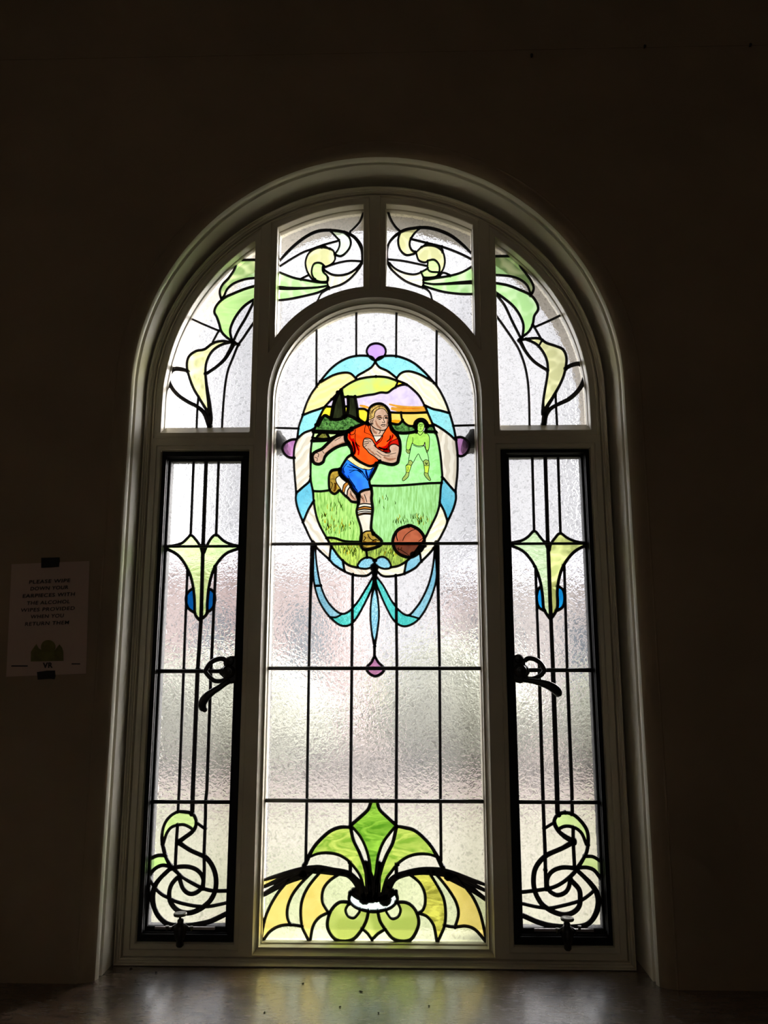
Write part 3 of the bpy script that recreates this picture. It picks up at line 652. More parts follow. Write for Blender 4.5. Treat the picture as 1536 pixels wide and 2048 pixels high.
 (VC, 4.5, [(742, 1138), (850, 1140), (950, 1137), (1050, 1130), (1150, 1122), (1255, 1118)], 's'), (VC, 4.5, [(312, 1177), (370, 1180), (435, 1172)], 's'),
 (VC, 4.5, [(418, 1518), (480, 1524), (550, 1545), (665, 1550)], 's'), (VD, 5, [(703, 210), (712, 280)], 'l'),
 # footballer
 (VJ, [6, 5, 5, 5, 5.5, 5.5, 5, 6, 7, 7], [(925, 690), (940, 590), (950, 500), (985, 430), (1060, 390), (1150, 385), (1230, 430), (1280, 510), (1292, 620), (1285, 720)], 's'),
 (VJ, [6, 8, 7, 6, 6, 6, 6.5, 6.5, 6.5, 6, 6], [(1285, 700), (1330, 800), (1400, 880), (1445, 960), (1462, 1060), (1458, 1160), (1435, 1260), (1415, 1335), (1330, 1368), (1220, 1350), (1120, 1320)], 's'),
 (VJ, [6, 5.5, 5, 5, 6, 7], [(680, 1215), (760, 1290), (860, 1350), (970, 1392), (1060, 1365), (1130, 1318)], 's'),
 (VJ, [6, 6, 6, 7, 8, 8, 9, 7, 6], [(935, 680), (850, 712), (740, 760), (640, 815), (588, 870), (580, 950), (615, 1020), (670, 1110), (682, 1215)], 's'),
 (VJ, [6, 6, 6, 6, 6, 6, 6, 6, 6, 6, 6, 6, 6, 6, 6, 6, 8], [(580, 865), (500, 885), (430, 905), (350, 965), (265, 1045), (190, 1115), (100, 1155), (50, 1200), (42, 1280), (75, 1345), (150, 1360), (215, 1320), (245, 1240), (300, 1175), (400, 1105), (500, 1060), (620, 1030)], 's'),
 (VJ, [6, 5, 5, 5, 5, 5], [(660, 1215), (600, 1260), (530, 1370), (492, 1450), (500, 1530), (560, 1600)], 's'),
 (VJ, 1.5, [(600, 1285), (700, 1360), (800, 1420), (900, 1452), (980, 1445), (1050, 1392)], 'p'),
 (VL, [5, 5.5, 5.5, 6, 6, 7], [(455, 352), (520, 392), (570, 450), (610, 535), (662, 610), (738, 690)], 's'), (VL, 5, [(738, 690), (770, 622), (850, 580), (930, 565), (985, 545)], 's'), (VL, [7, 6, 6, 5, 5, 6], [(1095, 90), (1045, 210), (990, 310), (950, 400), (962, 480), (990, 545)], 's'),
 (VL, [7, 6, 6, 5, 5, 5, 5, 5, 5, 5, 5, 5, 5, 5, 6], [(400, 190), (310, 185), (220, 210), (180, 290), (172, 400), (178, 520), (200, 600), (270, 650), (335, 620), (375, 578), (425, 622), (480, 680), (540, 730), (610, 798), (725, 810)], 's'),
 (VL, [7, 8, 8, 7], [(375, 200), (395, 270), (450, 340), (520, 400)], 's'),
 (VL, [9, 7, 5, 5, 5, 5, 5, 6, 7, 7, 6, 6, 6, 6, 7, 6, 6, 6], [(738, 690), (742, 800), (722, 900), (705, 980), (720, 1080), (755, 1190), (785, 1290), (798, 1400), (790, 1500), (785, 1600), (812, 1690), (880, 1725), (980, 1705), (1090, 1670), (1165, 1620), (1180, 1550), (1100, 1470), (1035, 1415)], 's'),
 (VL, [6, 6, 6, 6, 6, 5.5, 5.5, 6, 7], [(985, 545), (1000, 640), (990, 740), (1005, 850), (1012, 960), (1000, 1080), (988, 1200), (985, 1320), (1030, 1415)], 's'),
 (VL, 2, [(410, 285), (350, 318), (305, 365), (320, 440), (400, 560)], 'p'), (VL, 2, [(525, 420), (455, 480), (430, 600)], 'p'), (VL, 1.5, [(545, 470), (490, 540), (470, 640)], 'p'), (VL, 2.5, [(575, 520), (530, 590), (520, 690)], 'p'),
 (VL, 2.5, [(740, 860), (850, 838), (980, 852)], 'p'), (VL, 2.5, [(730, 928), (850, 893), (1000, 918)], 'p'), (VL, 2.5, [(722, 968), (850, 945), (1000, 960)], 'p'), (VL, 2, [(715, 1010), (850, 985), (1000, 998)], 'p'), (VL, 2.2, [(718, 1045), (850, 1018), (1000, 1022)], 'p'), (VL, 2.5, [(728, 1072), (850, 1040), (1000, 1048)], 'p'),
 (VL, 3, [(800, 1425), (880, 1372), (990, 1365)], 'p'),
 # ball
 (VN, [6, 6, 6, 6, 6, 6, 6, 6, 6], [(548, 207), (335, 295), (245, 510), (335, 722), (548, 812), (700, 760), (830, 620), (848, 430), (760, 295), (640, 222), (548, 207)], 's'),
 # head, shirt and arm details (fired paint, no lead)
 (VJ, 1.6, [(930, 655), (975, 640), (1035, 610), (1045, 550), (1075, 495), (1150, 462), (1215, 488), (1262, 560), (1300, 600)], 'p'),
 (VJ, 2.2, [(945, 700), (990, 715), (1000, 745), (1060, 790), (1140, 815), (1200, 815), (1245, 780), (1285, 700)], 'p'),
 (VJ, 2.2, [(975, 715), (985, 820), (1030, 925), (1068, 1010)], 'p'), (VJ, 2, [(1230, 800), (1180, 880), (1130, 960), (1068, 1010)], 'p'), (VJ, 1.5, [(1025, 908), (1140, 905), (1165, 900)], 'p'),
 (VJ, 2.2, [(1068, 1080), (1030, 1010), (990, 960), (930, 942), (880, 952), (860, 1010), (862, 1075), (915, 1130), (960, 1185), (1050, 1245), (1130, 1318)], 'p'),
 (VJ, 2.2, [(1035, 1060), (1110, 1120), (1210, 1170), (1300, 1168), (1278, 1110), (1300, 1060), (1350, 1040), (1400, 1050), (1455, 1090)], 'p'),
 (VJ, 1.6, [(1440, 940), (1400, 955), (1330, 985), (1285, 1020), (1260, 1090), (1180, 1150)], 'p'),
 # goalkeeper (fired paint on the green piece)
 (VM, 1.4, [(735, 490), (660, 530), (580, 570), (540, 650), (510, 780), (505, 930), (585, 935), (640, 790), (660, 800), (760, 850), (850, 850), (920, 830), (940, 760), (965, 930), (1030, 940), (1050, 780), (1045, 640), (1000, 565), (910, 500)], 'p'),
 (VM, 1.4, [(735, 490), (780, 560), (830, 600), (880, 560), (910, 500)], 'p'), (VM, 1.4, [(765, 480), (770, 400), (780, 320), (850, 290), (915, 320), (930, 400), (905, 480)], 'p'), (VM, 1.2, [(765, 480), (830, 520), (905, 480)], 'p'),
 (VM, 1.4, [(640, 790), (610, 900), (575, 1080), (560, 1200), (610, 1190), (665, 1240), (720, 1140), (790, 1040), (840, 1140), (895, 1215), (960, 1175), (1030, 1190), (1010, 1060), (960, 930), (920, 830)], 'p'),
 (VM, 1.4, [(505, 930), (500, 980), (545, 1030), (590, 1010), (585, 935)], 'p'), (VM, 1.4, [(965, 930), (990, 1010), (1030, 940)], 'p'),
 (VM, 1.4, [(560, 1200), (545, 1270), (495, 1320), (500, 1430), (490, 1520), (420, 1610), (415, 1670), (460, 1665), (550, 1580), (570, 1480), (610, 1360), (625, 1310), (665, 1240)], 'p'), (VM, 1.2, [(495, 1320), (560, 1300), (625, 1315)], 'p'), (VM, 1.2, [(500, 1470), (570, 1480)], 'p'),
 (VM, 1.4, [(895, 1215), (920, 1310), (935, 1450), (930, 1540), (1010, 1640), (1060, 1670), (1075, 1640), (1020, 1520), (1035, 1400), (1045, 1300), (1040, 1240), (1030, 1190)], 'p'), (VM, 1.2, [(920, 1315), (980, 1320), (1045, 1315)], 'p'), (VM, 1.2, [(935, 1480), (1020, 1500)], 'p'),
]
CEN_S = [(VC, 780, 155, 'lilac', 'boss'), (VC, 145, 870, 'mauve', 'boss'), (VC, 1405, 855, 'mauve', 'boss'),
 (VC, 620, 240, 'teal', 'ribbon'), (VC, 960, 240, 'teal', 'ribbon'), (VC, 300, 660, 'teal', 'ribbon'), (VC, 1260, 650, 'teal', 'ribbon'), (VC, 255, 1240, 'cyanblue', 'ribbon'), (VC, 1300, 1220, 'cyanblue', 'ribbon'),
 (VD, 480, 290, 'ltblue', 'ribbon'), (VD, 1050, 290, 'ltblue', 'ribbon'), (VD, 700, 315, 'ltblue', 'ribbon'), (VD, 830, 310, 'ltblue', 'ribbon'),
 (VC, 775, 310, 'cream', 'ribbon'), (VC, 440, 430, 'peach', 'ribbon'), (VC, 1130, 440, 'cream', 'ribbon'), (VC, 240, 930, 'creamgrey', 'ribbon'), (VC, 1310, 930, 'creamgrey', 'ribbon'),
 (VC, 325, 1450, 'creamgrey', 'ribbon'), (VC, 1220, 1440, 'cream', 'ribbon'), (VD, 650, 375, 'creamgrey', 'ribbon'), (VD, 880, 380, 'cream', 'ribbon'),
 (VD, 340, 400, 'ltblue', 'garland'), (VD, 400, 600, 'ltblue', 'garland'), (VD, 600, 700, 'turq', 'garland'), (VD, 930, 700, 'turq', 'garland'), (VD, 1170, 520, 'ltblue', 'garland'), (VD, 766, 680, 'ltblue', 'pendant'), (VD, 768, 1090, 'plum', 'pendant'),
 (VH, 757, 400, 'fleur', 'fleur'), (VH, 757, 700, 'fleur', 'fleur'), (VH, 500, 400, 'fleurlt', 'fleur'), (VH, 1010, 400, 'fleurlt', 'fleur'), (VH, 160, 800, 'amber', 'feather'), (VH, 350, 800, 'amber', 'feather'), (VH, 1150, 760, 'olive', 'feather'), (VH, 1370, 850, 'amber', 'feather'),
 (VH, 560, 950, 'blobgreen', 'leaf'), (VH, 940, 950, 'blobgreen', 'leaf'), (VH, 755, 920, 'blobgreen', 'leaf'), (VH, 760, 812, 'collarwhite', 'collar'), (VH, 535, 700, 'clearmint', 'clear_pane'), (VH, 980, 700, 'clearmint', 'clear_pane'),
 (VH, 250, 800, 'clearmint', 'clear_pane'), (VH, 1260, 800, 'clearmint', 'clear_pane'), (VH, 420, 950, 'clearmint', 'clear_pane'), (VH, 1090, 930, 'clearmint', 'clear_pane'), (VH, 625, 840, 'clearmint', 'clear_pane'), (VH, 885, 840, 'clearmint', 'clear_pane'),
 (VH, 170, 985, 'clearmint', 'clear_pane'), (VH, 1330, 985, 'clearmint', 'clear_pane'),
 (VC, 700, 420, 'skyyel', 'sky'), (VC, 946, 384, 'yellow', 'sky'), (VC, 950, 500, 'cloud', 'cloud'), (VC, 553, 520, 'cloud', 'cloud'), (VC, 550, 600, 'yellow', 'sky'), (VC, 425, 600, 'yellow', 'sky'), (VC, 450, 535, 'cloud', 'cloud'),
 (VC, 495, 560, 'cypress', 'cypress'), (VC, 603, 560, 'cypress', 'cypress'), (VC, 500, 700, 'bush', 'bush'), (VC, 680, 625, 'yellow', 'sky'), (VC, 920, 645, 'skygold', 'sky'), (VC, 1040, 650, 'skygold', 'sky'),
 (VC, 960, 722, 'bush', 'bush'), (VC, 1190, 725, 'bush', 'bush'), (VC, 385, 772, 'bushyel', 'bush'), (VC, 480, 765, 'leafgreen', 'field'), (VC, 338, 768, 'leafgreen', 'field'), (VC, 350, 840, 'field', 'field'),
 (VC, 500, 950, 'field', 'field'), (VC, 900, 1080, 'field', 'field'), (VC, 350, 1250, 'grass', 'grass'), (VC, 900, 1250, 'grassmid', 'grass'), (VD, 550, 230, 'grassdark', 'grass'), (VD, 800, 230, 'grassdark', 'grass'), (VC, 1060, 830, 'keeper', 'keeper_jersey'),
 (VJ, 560, 960, 'skin', 'arm'), (VJ, 400, 1020, 'skin', 'arm'), (VJ, 1150, 650, 'skin', 'face'), (VJ, 1050, 520, 'hair', 'hair'), (VJ, 1080, 860, 'skin', 'neck'), (VJ, 1075, 940, 'creamgrey', 'undershirt'), (VJ, 1150, 1230, 'skin', 'arm'), (VJ, 950, 1040, 'skin', 'arm'),
 (VJ, 850, 900, 'shirt', 'shirt'), (VJ, 1250, 920, 'shirt', 'shirt'), (VJ, 1150, 1060, 'shirt', 'shirt'), (VJ, 1375, 1010, 'shirtdark', 'shirt_sleeve'), (VJ, 720, 1330, 'belt', 'belt'), (VJ, 650, 1450, 'shorts', 'shorts'),
 (VL, 250, 400, 'boot', 'boot'), (VL, 390, 420, 'sockwhite', 'sock'), (VL, 470, 520, 'sockband', 'sock_band'), (VL, 520, 540, 'sockwhite', 'sock'), (VL, 630, 700, 'skin', 'knee'), (VL, 870, 720, 'skin', 'knee'),
 (VL, 860, 870, 'sockwhite', 'sock'), (VL, 860, 920, 'sockband', 'sock_band'), (VL, 860, 965, 'sockwhite', 'sock'), (VL, 860, 1003, 'sockwhite', 'sock'), (VL, 860, 1030, 'sockband', 'sock_band'), (VL, 860, 1200, 'sockwhite', 'sock'), (VL, 900, 1530, 'boot', 'boot'),
 (VN, 560, 400, 'ball', 'ball'),
 (VM, 850, 400, 'keeper', 'keeper_head'), (VM, 800, 1000, 'keepershorts', 'keeper_shorts'), (VM, 550, 1380, 'keepersock', 'keeper_sock'), (VM, 980, 1400, 'keepersock', 'keeper_sock'), (VM, 490, 1580, 'keeperboot', 'keeper_boot'), (VM, 980, 1550, 'keeperboot', 'keeper_boot'), (VM, 980, 1250, 'keeperboot', 'keeper_knee'), (VM, 600, 1250, 'keeperboot', 'keeper_knee'),
]
CAL = [
 (VE, 5, [(426, 100), (400, 752)], 'l'), (VE, 7, [(524, 100), (497, 830)], 'l'), (VE, 5, [(622, 100), (600, 747)], 'l'),
 (VE, 5, [(375, 1010), (345, 1810)], 'l'), (V0, 5, [(367.6, 1337), (358.4, 1580), (356, 1624)], 'l'),
 (VE, 7, [(497, 820), (482, 1400), (455, 1810)], 'l'), (V0, 7.5, [(395.5, 1337), (385.8, 1580), (384.5, 1626)], 'l'),
 (VE, 5.5, [(597, 1000), (560, 1810)], 'l'), (V0, 5.5, [(422.2, 1337), (413.7, 1580), (411.3, 1602)], 'l'), (VG, 5.5, [(830, 220), (828, 400), (812, 820)], 'l'),
 (VE, 5, [(190, 838), (260, 832), (330, 812), (372, 775), (402, 750), (440, 785), (475, 838), (490, 890)], 's'), (VE, 5, [(800, 838), (720, 822), (660, 795), (602, 747), (560, 775), (525, 838), (505, 890)], 's'),
 (VE, 5.5, [(195, 850), (290, 900), (350, 970), (395, 1060), (420, 1160), (430, 1260), (435, 1370), (468, 1418)], 's'), (VE, 5.5, [(800, 850), (700, 882), (640, 930), (590, 1000), (560, 1080), (540, 1180), (530, 1290), (525, 1370), (475, 1418)], 's'),
 (VE, 5, [(420, 1165), (375, 1205), (362, 1260), (382, 1325), (432, 1362)], 's'), (VE, 5, [(540, 1165), (582, 1200), (592, 1260), (570, 1325), (526, 1362)], 's'),
 (VG, [5, 6, 6, 6, 6, 7, 7, 8], [(520, 345), (600, 350), (680, 368), (722, 430), (722, 505), (680, 570), (600, 630), (530, 682)], 's'),
 (VG, [5, 5, 5, 5, 6, 7, 6, 7, 7, 5, 6, 6, 6, 6, 6, 6], [(525, 345), (450, 390), (390, 462), (357, 560), (352, 660), (370, 760), (400, 860), (448, 945), (500, 995), (580, 1070), (680, 1130), (780, 1180), (860, 1207), (950, 1217), (1070, 1215), (1110, 1215)], 's'),
 (VG, 5, [(368, 700), (400, 592), (450, 522), (520, 495), (590, 490), (650, 515), (692, 545)], 's'),
 (VG, 5.5, [(522, 500), (512, 640), (497, 950)], 's'), (VG, 5, [(722, 462), (815, 530)], 'l'),
 (VG, [9, 7, 7, 7, 8, 8, 8, 8, 8, 8, 8, 8, 8, 8, 8, 8, 7, 7], [(530, 680), (600, 732), (680, 780), (760, 815), (832, 850), (890, 920), (930, 1010), (945, 1110), (935, 1210), (892, 1305), (820, 1380), (740, 1430), (650, 1458), (560, 1448), (487, 1400), (438, 1320), (432, 1225), (460, 1140), (520, 1070)], 's'),
 (VG, 5.5, [(812, 820), (815, 1000), (805, 1190)], 's'),
 (VG, [7, 7, 7, 7, 7, 7, 7, 7, 7, 7, 7, 7, 7, 8], [(445, 965), (500, 958), (560, 950), (640, 952), (720, 978), (780, 1032), (805, 1100), (792, 1170), (750, 1220), (690, 1248), (630, 1238), (582, 1190), (555, 1120), (540, 1060)], 's'),
 (VG, 6, [(200, 880), (250, 850), (310, 828), (385, 828)], 's'), (VG, 6, [(200, 1080), (240, 1010), (290, 962), (360, 935), (440, 950)], 's'),
 (VG, [7, 7, 7, 8, 9, 9, 8, 8, 8, 8, 8, 8, 8, 8, 8], [(450, 965), (390, 1020), (330, 1080), (280, 1150), (252, 1240), (250, 1330), (270, 1410), (310, 1490), (380, 1560), (450, 1590), (560, 1602), (700, 1590), (850, 1560), (950, 1520), (1110, 1440)], 's'),
 (VG, 5.5, [(215, 1090), (240, 1130), (300, 1212), (360, 1262), (420, 1292), (500, 1332), (620, 1365), (740, 1385), (860, 1387), (960, 1370), (1110, 1335)], 's'),
]
CAL_S = [(VE, 400, 920, 'tulip', 'bud'), (VE, 560, 930, 'tulip', 'bud'), (VE, 400, 805, 'tulip', 'bud'), (VE, 600, 805, 'tulip', 'bud'), (VE, 396, 1260, 'cobalt', 'jewel'), (VE, 556, 1260, 'cobalt', 'jewel'), (VG, 570, 440, 'tulip', 'leaf'), (VG, 320, 890, 'leafgreen', 'leaf')]
CAR = [
 (VF, 5, [(332, 80), (348, 720)], 'l'), (VF, 7, [(434, 80), (456, 810)], 'l'), (VF, 5, [(534, 80), (555, 738)], 'l'),
 (VF, 5, [(358, 990), (388, 1812)], 'l'), (V0, 6, [(1078.5, 1340), (1085.5, 1580), (1088, 1650), (1090, 1700), (1091, 1740)], 'l'),
 (VF, 7, [(456, 800), (480, 1400), (497, 1812)], 'l'), (V0, 8, [(1106, 1340), (1114, 1580), (1115, 1626)], 'l'),
 (VF, 5, [(585, 990), (608, 1812)], 'l'), (V0, 6, [(1134.4, 1340), (1143.6, 1580), (1144.5, 1624)], 'l'),
 (VF, 5, [(130, 815), (240, 795), (300, 762), (350, 717), (400, 770), (440, 820), (458, 870)], 's'), (VF, 5, [(780, 815), (680, 800), (610, 772), (553, 735), (510, 775), (480, 820), (470, 870)], 's'),
 (VF, 5.5, [(130, 820), (250, 868), (320, 940), (370, 1030), (400, 1130), (415, 1230), (425, 1330), (470, 1405)], 's'), (VF, 5.5, [(780, 820), (680, 868), (610, 940), (565, 1020), (540, 1110), (530, 1200), (530, 1320), (485, 1405)], 's'),
 (VF, 5, [(405, 1150), (378, 1182), (368, 1250), (385, 1315), (425, 1345)], 's'), (VF, 5, [(535, 1150), (575, 1180), (588, 1250), (572, 1315), (528, 1345)], 's'),
 (VI, [6, 6, 6, 6, 6, 6, 6, 7, 7, 6, 6, 6, 6, 6, 6], [(720, 332), (800, 352), (880, 422), (938, 510), (955, 610), (940, 730), (902, 810), (855, 885), (800, 960), (720, 1030), (640, 1080), (560, 1108), (440, 1128), (280, 1147), (200, 1150)], 's'),
 (VI, [6, 6, 6, 7, 7, 8, 9], [(720, 332), (650, 350), (612, 400), (612, 452), (650, 520), (710, 575), (790, 622)], 's'),
 (VI, 5.5, [(650, 502), (710, 475), (770, 475), (840, 500), (893, 555), (935, 660)], 's'),
 (VI, 6, [(800, 480), (802, 640), (815, 905)], 's'), (VI, 5, [(508, 495), (598, 440)], 'l'),
 (VI, [9, 7.5, 7.5, 8, 8, 8, 8, 8, 8, 8, 8, 8, 8, 8, 8, 8, 8, 8], [(790, 640), (700, 692), (610, 732), (530, 770), (460, 832), (412, 910), (395, 1000), (400, 1100), (430, 1190), (482, 1270), (560, 1330), (650, 1368), (730, 1378), (810, 1350), (862, 1290), (873, 1200), (855, 1110), (760, 1012)], 's'),
 (VI, 7, [(850, 912), (790, 900), (700, 895), (620, 915), (562, 960), (533, 1030), (543, 1110), (590, 1160), (650, 1178), (720, 1150), (758, 1090), (768, 1012)], 's'),
 (VI, 5.5, [(925, 782), (1000, 785), (1062, 820), (1110, 860)], 's'), (VI, 6, [(845, 900), (935, 895), (1010, 920), (1065, 985), (1110, 1050)], 's'), (V0, 6, [(1091, 1740), (1092, 1775)], 'l'),
 (VI, [7, 7, 8, 9, 9, 9, 8, 8, 8, 8, 8, 8, 8, 8], [(830, 915), (900, 980), (980, 1062), (1040, 1150), (1058, 1250), (1040, 1350), (990, 1438), (920, 1488), (800, 1505), (680, 1502), (560, 1488), (440, 1455), (340, 1412), (200, 1350)], 's'),
 (VI, 5.5, [(200, 1245), (350, 1282), (450, 1302), (560, 1312), (700, 1285), (830, 1250), (900, 1222), (970, 1172), (1030, 1115)], 's'),
]
CAR_S = [(VF, 370, 920, 'tulipcool', 'bud'), (VF, 560, 900, 'tulipyel', 'bud'), (VF, 350, 785, 'tulipcool', 'bud'), (VF, 555, 785, 'tulipyel', 'bud'), (VF, 396, 1250, 'azure', 'jewel'), (VF, 555, 1250, 'azure', 'jewel'), (VI, 740, 410, 'palegreen', 'leaf'), (VI, 990, 850, 'palegreen', 'leaf')]
CEN = [s for s in CEN if s[3] != 'x']
# saddle bars: (u-extent from the opening, photo y of the bar, radius)
CEN += [(V0, 3, [(530, 1336.2), (975, 1337.2)], 'l'), (V0, 3, [(515, 1601), (985, 1602.8)], 'l'), (VN, 3, [(240, 548), (845, 548)], 'l'), (V0, 3, [(755, 1087.5), (788, 1087.5)], 'l'), (V0, 3, [(654, 1087.5), (724, 1087.5)], 'l')]
CEN_S += [(VN, 480, 690, 'balldark', 'ball'), (VD, 680, 580, 'turq', 'garland'), (VD, 850, 575, 'turq', 'garland'), (VD, 767, 1052, 'plum', 'pendant'), (VD, 480, 152, 'grassdark', 'grass'), (VM, 545, 985, 'keeperboot', 'keeper_hand'), (VM, 835, 560, 'keeper', 'keeper_collar'), (VM, 835, 512, 'keeper', 'keeper_neck'), (VM, 992, 965, 'keeperboot', 'keeper_hand'), (VJ, 1155, 880, 'skin', 'neck')]
CEN += [(VN, 9, [(640, 765), (740, 680), (835, 570)], 's')]
CAL += [(V0, 3, [(325, 1092.7), (500, 1092.7)], 'l'), (V0, 3, [(300, 1342.5), (490, 1342.3)], 'l'), (V0, 3, [(285, 1603.8), (475, 1604)], 'l')]
CAR += [(V0, 3, [(1010, 1087), (1190, 1087.5)], 'l'), (V0, 3, [(1015, 1340), (1205, 1340.6)], 'l'), (V0, 3, [(1020, 1604), (1220, 1605)], 'l')]
DECOR = [
 (VJ, 1.6, [(1075, 605), (1110, 580), (1150, 585)]), (VJ, 2.2, [(1085, 622), (1125, 608), (1165, 622)]), (VJ, 2.4, [(1108, 634), (1145, 640)]), (VJ, 1.6, [(1195, 588), (1230, 575), (1262, 580)]), (VJ, 2.4, [(1208, 620), (1262, 622)]), (VJ, 1.8, [(1215, 605), (1250, 602)]),
 (VJ, 1.3, [(1185, 600), (1192, 650), (1208, 688), (1180, 690), (1165, 680)]), (VJ, 1.8, [(1145, 738), (1175, 722), (1195, 728), (1222, 722)]), (VJ, 1.3, [(1160, 745), (1195, 752), (1218, 740)]),
 (VJ, 1.6, [(990, 650), (985, 690), (1020, 720)]), (VJ, 1.4, [(1030, 640), (1012, 665), (1020, 720)]), (VJ, 1.2, [(1000, 560), (1020, 500), (1080, 440), (1150, 425)]), (VJ, 1.2, [(975, 600), (990, 530), (1040, 465)]), (VJ, 1.2, [(1160, 430), (1220, 460), (1262, 530)]), (VJ, 1.2, [(965, 620), (1010, 590)]),
 (VJ, 1.6, [(1110, 870), (1135, 850), (1130, 820)]),
 (VJ, 1.6, [(880, 850), (890, 770), (905, 730)]), (VJ, 1.6, [(940, 740), (960, 800), (1000, 880)]), (VJ, 1.2, [(880, 850), (960, 880), (1030, 925)]),
 (VJ, 1.8, [(735, 800), (720, 870), (660, 890), (640, 850)]), (VJ, 1.6, [(735, 870), (730, 960), (760, 1040), (810, 1080)]), (VJ, 3.5, [(690, 1000), (715, 1080), (725, 1160), (705, 1210)]), (VJ, 2.2, [(735, 1010), (760, 1080), (780, 1140)]),
 (VJ, 2.4, [(1300, 900), (1290, 960), (1240, 1000)]), (VJ, 1.6, [(1180, 900), (1150, 980), (1080, 1040)]), (VJ, 3.5, [(1110, 1090), (1180, 1120), (1260, 1120)]), (VJ, 1.5, [(1330, 880), (1330, 940)]),
 (VJ, 1.3, [(890, 960), (950, 965)]), (VJ, 1.3, [(875, 1005), (960, 990), (985, 1000)]), (VJ, 1.3, [(870, 1040), (930, 1030), (955, 1010)]), (VJ, 1.3, [(880, 1078), (920, 1060)]), (VJ, 1.2, [(1080, 1150), (1180, 1220), (1290, 1230)]), (VJ, 1.2, [(1210, 1180), (1300, 1200), (1390, 1180)]), (VJ, 1.2, [(1060, 1190), (1150, 1260)]),
 (VJ, 1.4, [(100, 1180), (140, 1200), (130, 1250)]), (VJ, 1.2, [(75, 1250), (120, 1270), (115, 1310)]), (VJ, 1.2, [(400, 985), (500, 930)]), (VJ, 1.2, [(230, 1190), (200, 1150)]),
 (VJ, 1.6, [(560, 1500), (540, 1430), (600, 1350)]), (VJ, 1.3, [(600, 1400), (680, 1420), (760, 1430), (850, 1500), (900, 1580)]), (VJ, 1.3, [(640, 1500), (740, 1460), (820, 1490), (880, 1580)]),
 (VL, 2, [(620, 120), (740, 170), (820, 240), (870, 320), (920, 400)]), (VL, 1.6, [(880, 210), (900, 290), (935, 390)]), (VL, 1.4, [(560, 200), (700, 200), (800, 260)]), (VL, 1.6, [(560, 400), (640, 500), (720, 590)]), (VL, 1.3, [(840, 170), (960, 190), (1040, 130)]), (VL, 1.6, [(540, 300), (580, 380), (680, 520)]),
 (VL, 1.6, [(850, 660), (880, 740), (900, 810)]), (VL, 1.3, [(780, 700), (820, 750)]), (VL, 1.4, [(590, 600), (600, 660), (650, 730)]),
 (VL, 1.6, [(210, 420), (240, 470), (215, 560)]), (VL, 1.4, [(270, 450), (300, 470), (280, 540)]), (VL, 1.8, [(850, 1470), (875, 1500), (830, 1560)]), (VL, 1.8, [(920, 1420), (940, 1480), (1010, 1540), (1080, 1520)]), (VL, 1.4, [(1000, 1570), (1060, 1530), (1130, 1550)]), (VL, 1.4, [(820, 1650), (900, 1690), (1060, 1660)]),
 (VN, 1.4, [(435, 500), (480, 400), (590, 310), (680, 275)]), (VN, 1.4, [(740, 510), (830, 440)]), (VN, 2, [(322, 350), (318, 420), (340, 500)]), (VN, 1.3, [(330, 640), (430, 690), (560, 780)]),
 (VM, 1.4, [(800, 380), (830, 370)]), (VM, 1.4, [(862, 375), (890, 380)]), (VM, 1, [(845, 380), (842, 425)]), (VM, 1.2, [(825, 450), (860, 450)]), (VM, 1.2, [(655, 650), (660, 720), (645, 790)]), (VM, 1.2, [(780, 330), (850, 345), (915, 340)]), (VM, 1.6, [(950, 1240), (980, 1290), (1000, 1250)]), (VM, 1.4, [(660, 830), (760, 872), (850, 875), (920, 850)]), (VM, 1.2, [(545, 970), (555, 1010)]), (VM, 1.2, [(540, 1340), (545, 1400), (530, 1450)]),
]
